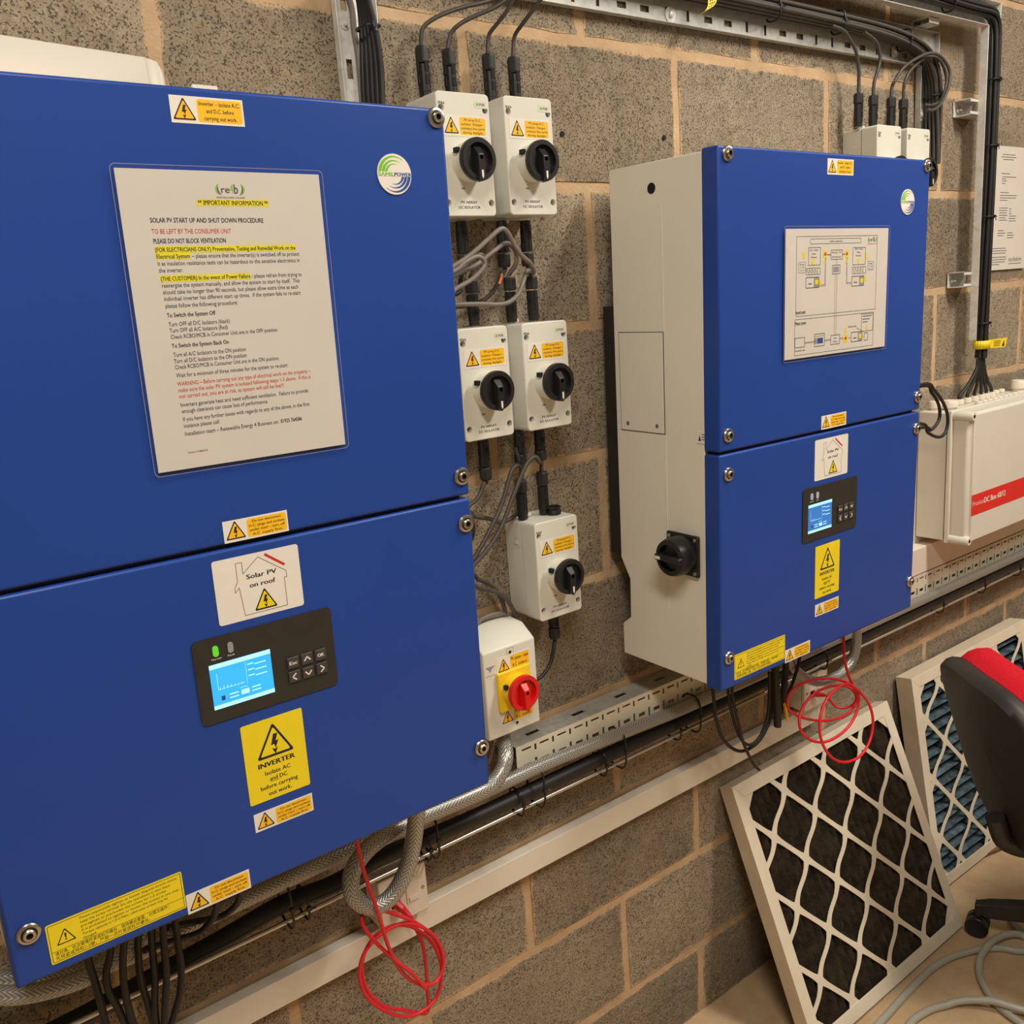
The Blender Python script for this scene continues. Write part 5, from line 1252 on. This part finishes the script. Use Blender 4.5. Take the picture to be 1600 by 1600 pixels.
# ------------------------------------------------------------------ office chair
CHX, CHY, CHR = .780, -.560, math.radians(-125)
OC = thing('office_chair', 'office chair with black shell and red upholstery at the right edge', 'chair', (CHX, CHY, 0), (0, 0, CHR))
def dish(name, parent, w_, h_, t_, mat, zc, yc, rec, bulge, edge=.5, n=18):
    """rounded, slightly bowed slab: half width w_, half height h_; leans back by rec"""
    m = MM(); rings = []
    out = []
    for i in range(n*4):
        a = 2*PI*i/(n*4); c, s_ = math.cos(a), math.sin(a); e = .60
        out.append((w_*abs(c)**e*(1 if c > 0 else -1), h_*abs(s_)**e*(1 if s_ > 0 else -1)))
    V = []
    for k, sc in ((0, .0), (0, .5), (0, .86), (0, .97), (.35, 1.0), (.65, 1.0), (1, .97), (1, .86), (1, .5), (1, .0)):
        for x, z in out:
            X_, Z_ = x*sc, z*sc*(1.0)
            y = (k-.5)*t_ + bulge*(X_/w_)**2
            y2 = y*math.cos(rec)-Z_*math.sin(rec); z2 = y*math.sin(rec)+Z_*math.cos(rec)
            V.append((X_, yc+y2, zc+z2))
    N = len(out); F = []
    for j in range(9):
        for i in range(N): F.append((j*N+i, (j+1)*N+i, (j+1)*N+(i+1) % N, j*N+(i+1) % N))
    m.mesh(V, F, mat); return m.build(name, parent, smooth=60)
tag(dish('backrest_shell', OC, .185, .205, .040, 'chair_plastic', .566, -.322, math.radians(17), .020), 'black plastic back shell')
tag(dish('backrest_cushion', OC, .182, .203, .060, 'red_fabric', .582, -.273, math.radians(17), .020), 'red fabric back cushion')
dish('seat_cushion', OC, .225, .215, .060, 'red_fabric', .420, .00, math.radians(90), .02); dish('seat_shell', OC, .220, .210, .020, 'chair_plastic', .380, .00, math.radians(90), .02)
MM().tube(spline([(0, -.05, .355), (0, -.20, .342), (0, -.292, .365), (0, -.322, .43)], 6), .020, 'chair_plastic', 10).build('back_bar', OC, smooth=60)
MM().lathe([(.030, .130), (.030, .22), (.018, .22), (.018, .365)], (0, 0, 0), 'chair_plastic', 18, 'z').build('gas_column', OC, smooth=40)
MM().lathe([(.045, .110), (.050, .120), (.046, .170), (.030, .175)], (0, 0, 0), 'chair_plastic', 20, 'z').build('base_hub', OC, smooth=40)
cw = Vector((.684, -.272, 0)); base_a = math.atan2(cw.y-CHY, cw.x-CHX)-CHR; LR = math.hypot(cw.x-CHX, cw.y-CHY)
for k in range(5):
    a = base_a+2*PI*k/5; d = Vector((math.cos(a), math.sin(a), 0)); nn = Vector((-d.y, d.x, 0))
    m = MM(); secs = []
    for f, hw, zt_, zb_ in ((.03, .026, .165, .120), (.4, .024, .140, .098), (.8, .021, .106, .068), (.93, .020, .094, .060), (1.02, .014, .084, .062)):
        c = d*LR*f; secs += [c-nn*hw+Vector((0, 0, zb_)), c+nn*hw+Vector((0, 0, zb_)), c+nn*hw*.8+Vector((0, 0, zt_)), c-nn*hw*.8+Vector((0, 0, zt_))]
    F = [(0, 1, 2, 3), (19, 18, 17, 16)]
    for j in range(4):
        for i in range(4): F.append((j*4+i, j*4+(i+1) % 4, (j+1)*4+(i+1) % 4, (j+1)*4+i))
    m.mesh(secs, F, 'chair_plastic'); lg = m.build('base_leg', OC, bevel=.003, seg=2)
    c = d*LR; m = MM()
    for sgn in (-1, 1):
        q = c+nn*sgn*.012; V = []; N = 20
        for o_ in (-.009, .009):
            for i in range(N): V.append(q+nn*o_+d*.026*math.cos(2*PI*i/N)+Vector((0, 0, .0265+.026*math.sin(2*PI*i/N))))
        m.mesh(V, [tuple(range(N)), tuple(range(2*N-1, N-1, -1))]+[(i, i+N, (i+1) % N+N, (i+1) % N) for i in range(N)], 'black_plastic')
    m.lathe([(.006, .045), (.006, .062)], tuple(c), 'steel_screw', 10, 'z')
    m.build('castor', lg, bevel=.002)

# ------------------------------------------------------------------ grey flex on the floor, wood sliver
def FZ(lst, z=.0085): return [atz(u, v, z) for u, v in lst]
rr = .0080
h1 = FZ([(1330, 1640), (1373, 1600), (1412, 1557), (1438, 1530), (1459, 1511), (1483, 1497), (1506, 1489), (1538, 1482), (1569, 1482), (1600, 1486)])
h2 = FZ([(1600, 1462), (1580, 1464), (1558, 1474), (1541, 1489), (1531, 1505), (1531, 1524), (1540, 1545), (1555, 1567), (1577, 1586), (1600, 1602)])
h3 = FZ([(1600, 1586), (1569, 1579), (1538, 1572), (1498, 1569), (1463, 1574), (1438, 1586), (1420, 1602), (1400, 1640)])
def lift(seq, spots, dz=.0175):
    out = []
    for p in seq:
        z = 0
        for c in spots: z = max(z, dz*max(0, 1-((p-c).length/.10))**.6)
        q = p.copy(); q.z += z; out.append(q)
    return out
x12 = atz(1549, 1482, .0085); x23 = atz(1556, 1575, .0085)
path = h1+[h1[-1]+Vector((.10, -.06, 0)), h1[-1]+Vector((.17, .02, 0)), h1[-1]+Vector((.10, .07, 0))]+lift(spline(h2, 4), [x12])+[(h2[-1]+h3[0])*.5+Vector((.030, -.018, 0))]+lift(spline(h3, 4), [x23])
tag(MM().tube(spline(path, 4), rr, 'hose_grey', 12).build('flex_cable', smooth=60), 'thick grey flexible cable coiled on the floor by the chair', 'cable')
d0 = atz(1534, 1338, .006); d1 = atz(1562, 1325, .006)
dv = (d1-d0).normalized(); nv = Vector((-dv.y, dv.x, 0))*.006; m = MM()
V = [d0-nv*.5, d1-nv, d1+nv*.6, d0+nv]; m.mesh([Vector((p.x, p.y, .0005)) for p in V]+[Vector((p.x, p.y, .010)) for p in V], [(3, 2, 1, 0), (4, 5, 6, 7)]+[(i, (i+1) % 4, (i+1) % 4+4, i+4) for i in range(4)], 'wood')
tag(m.build('wood_sliver', bevel=.001), 'small wood sliver on the floor beside the blue grey filter', 'debris')
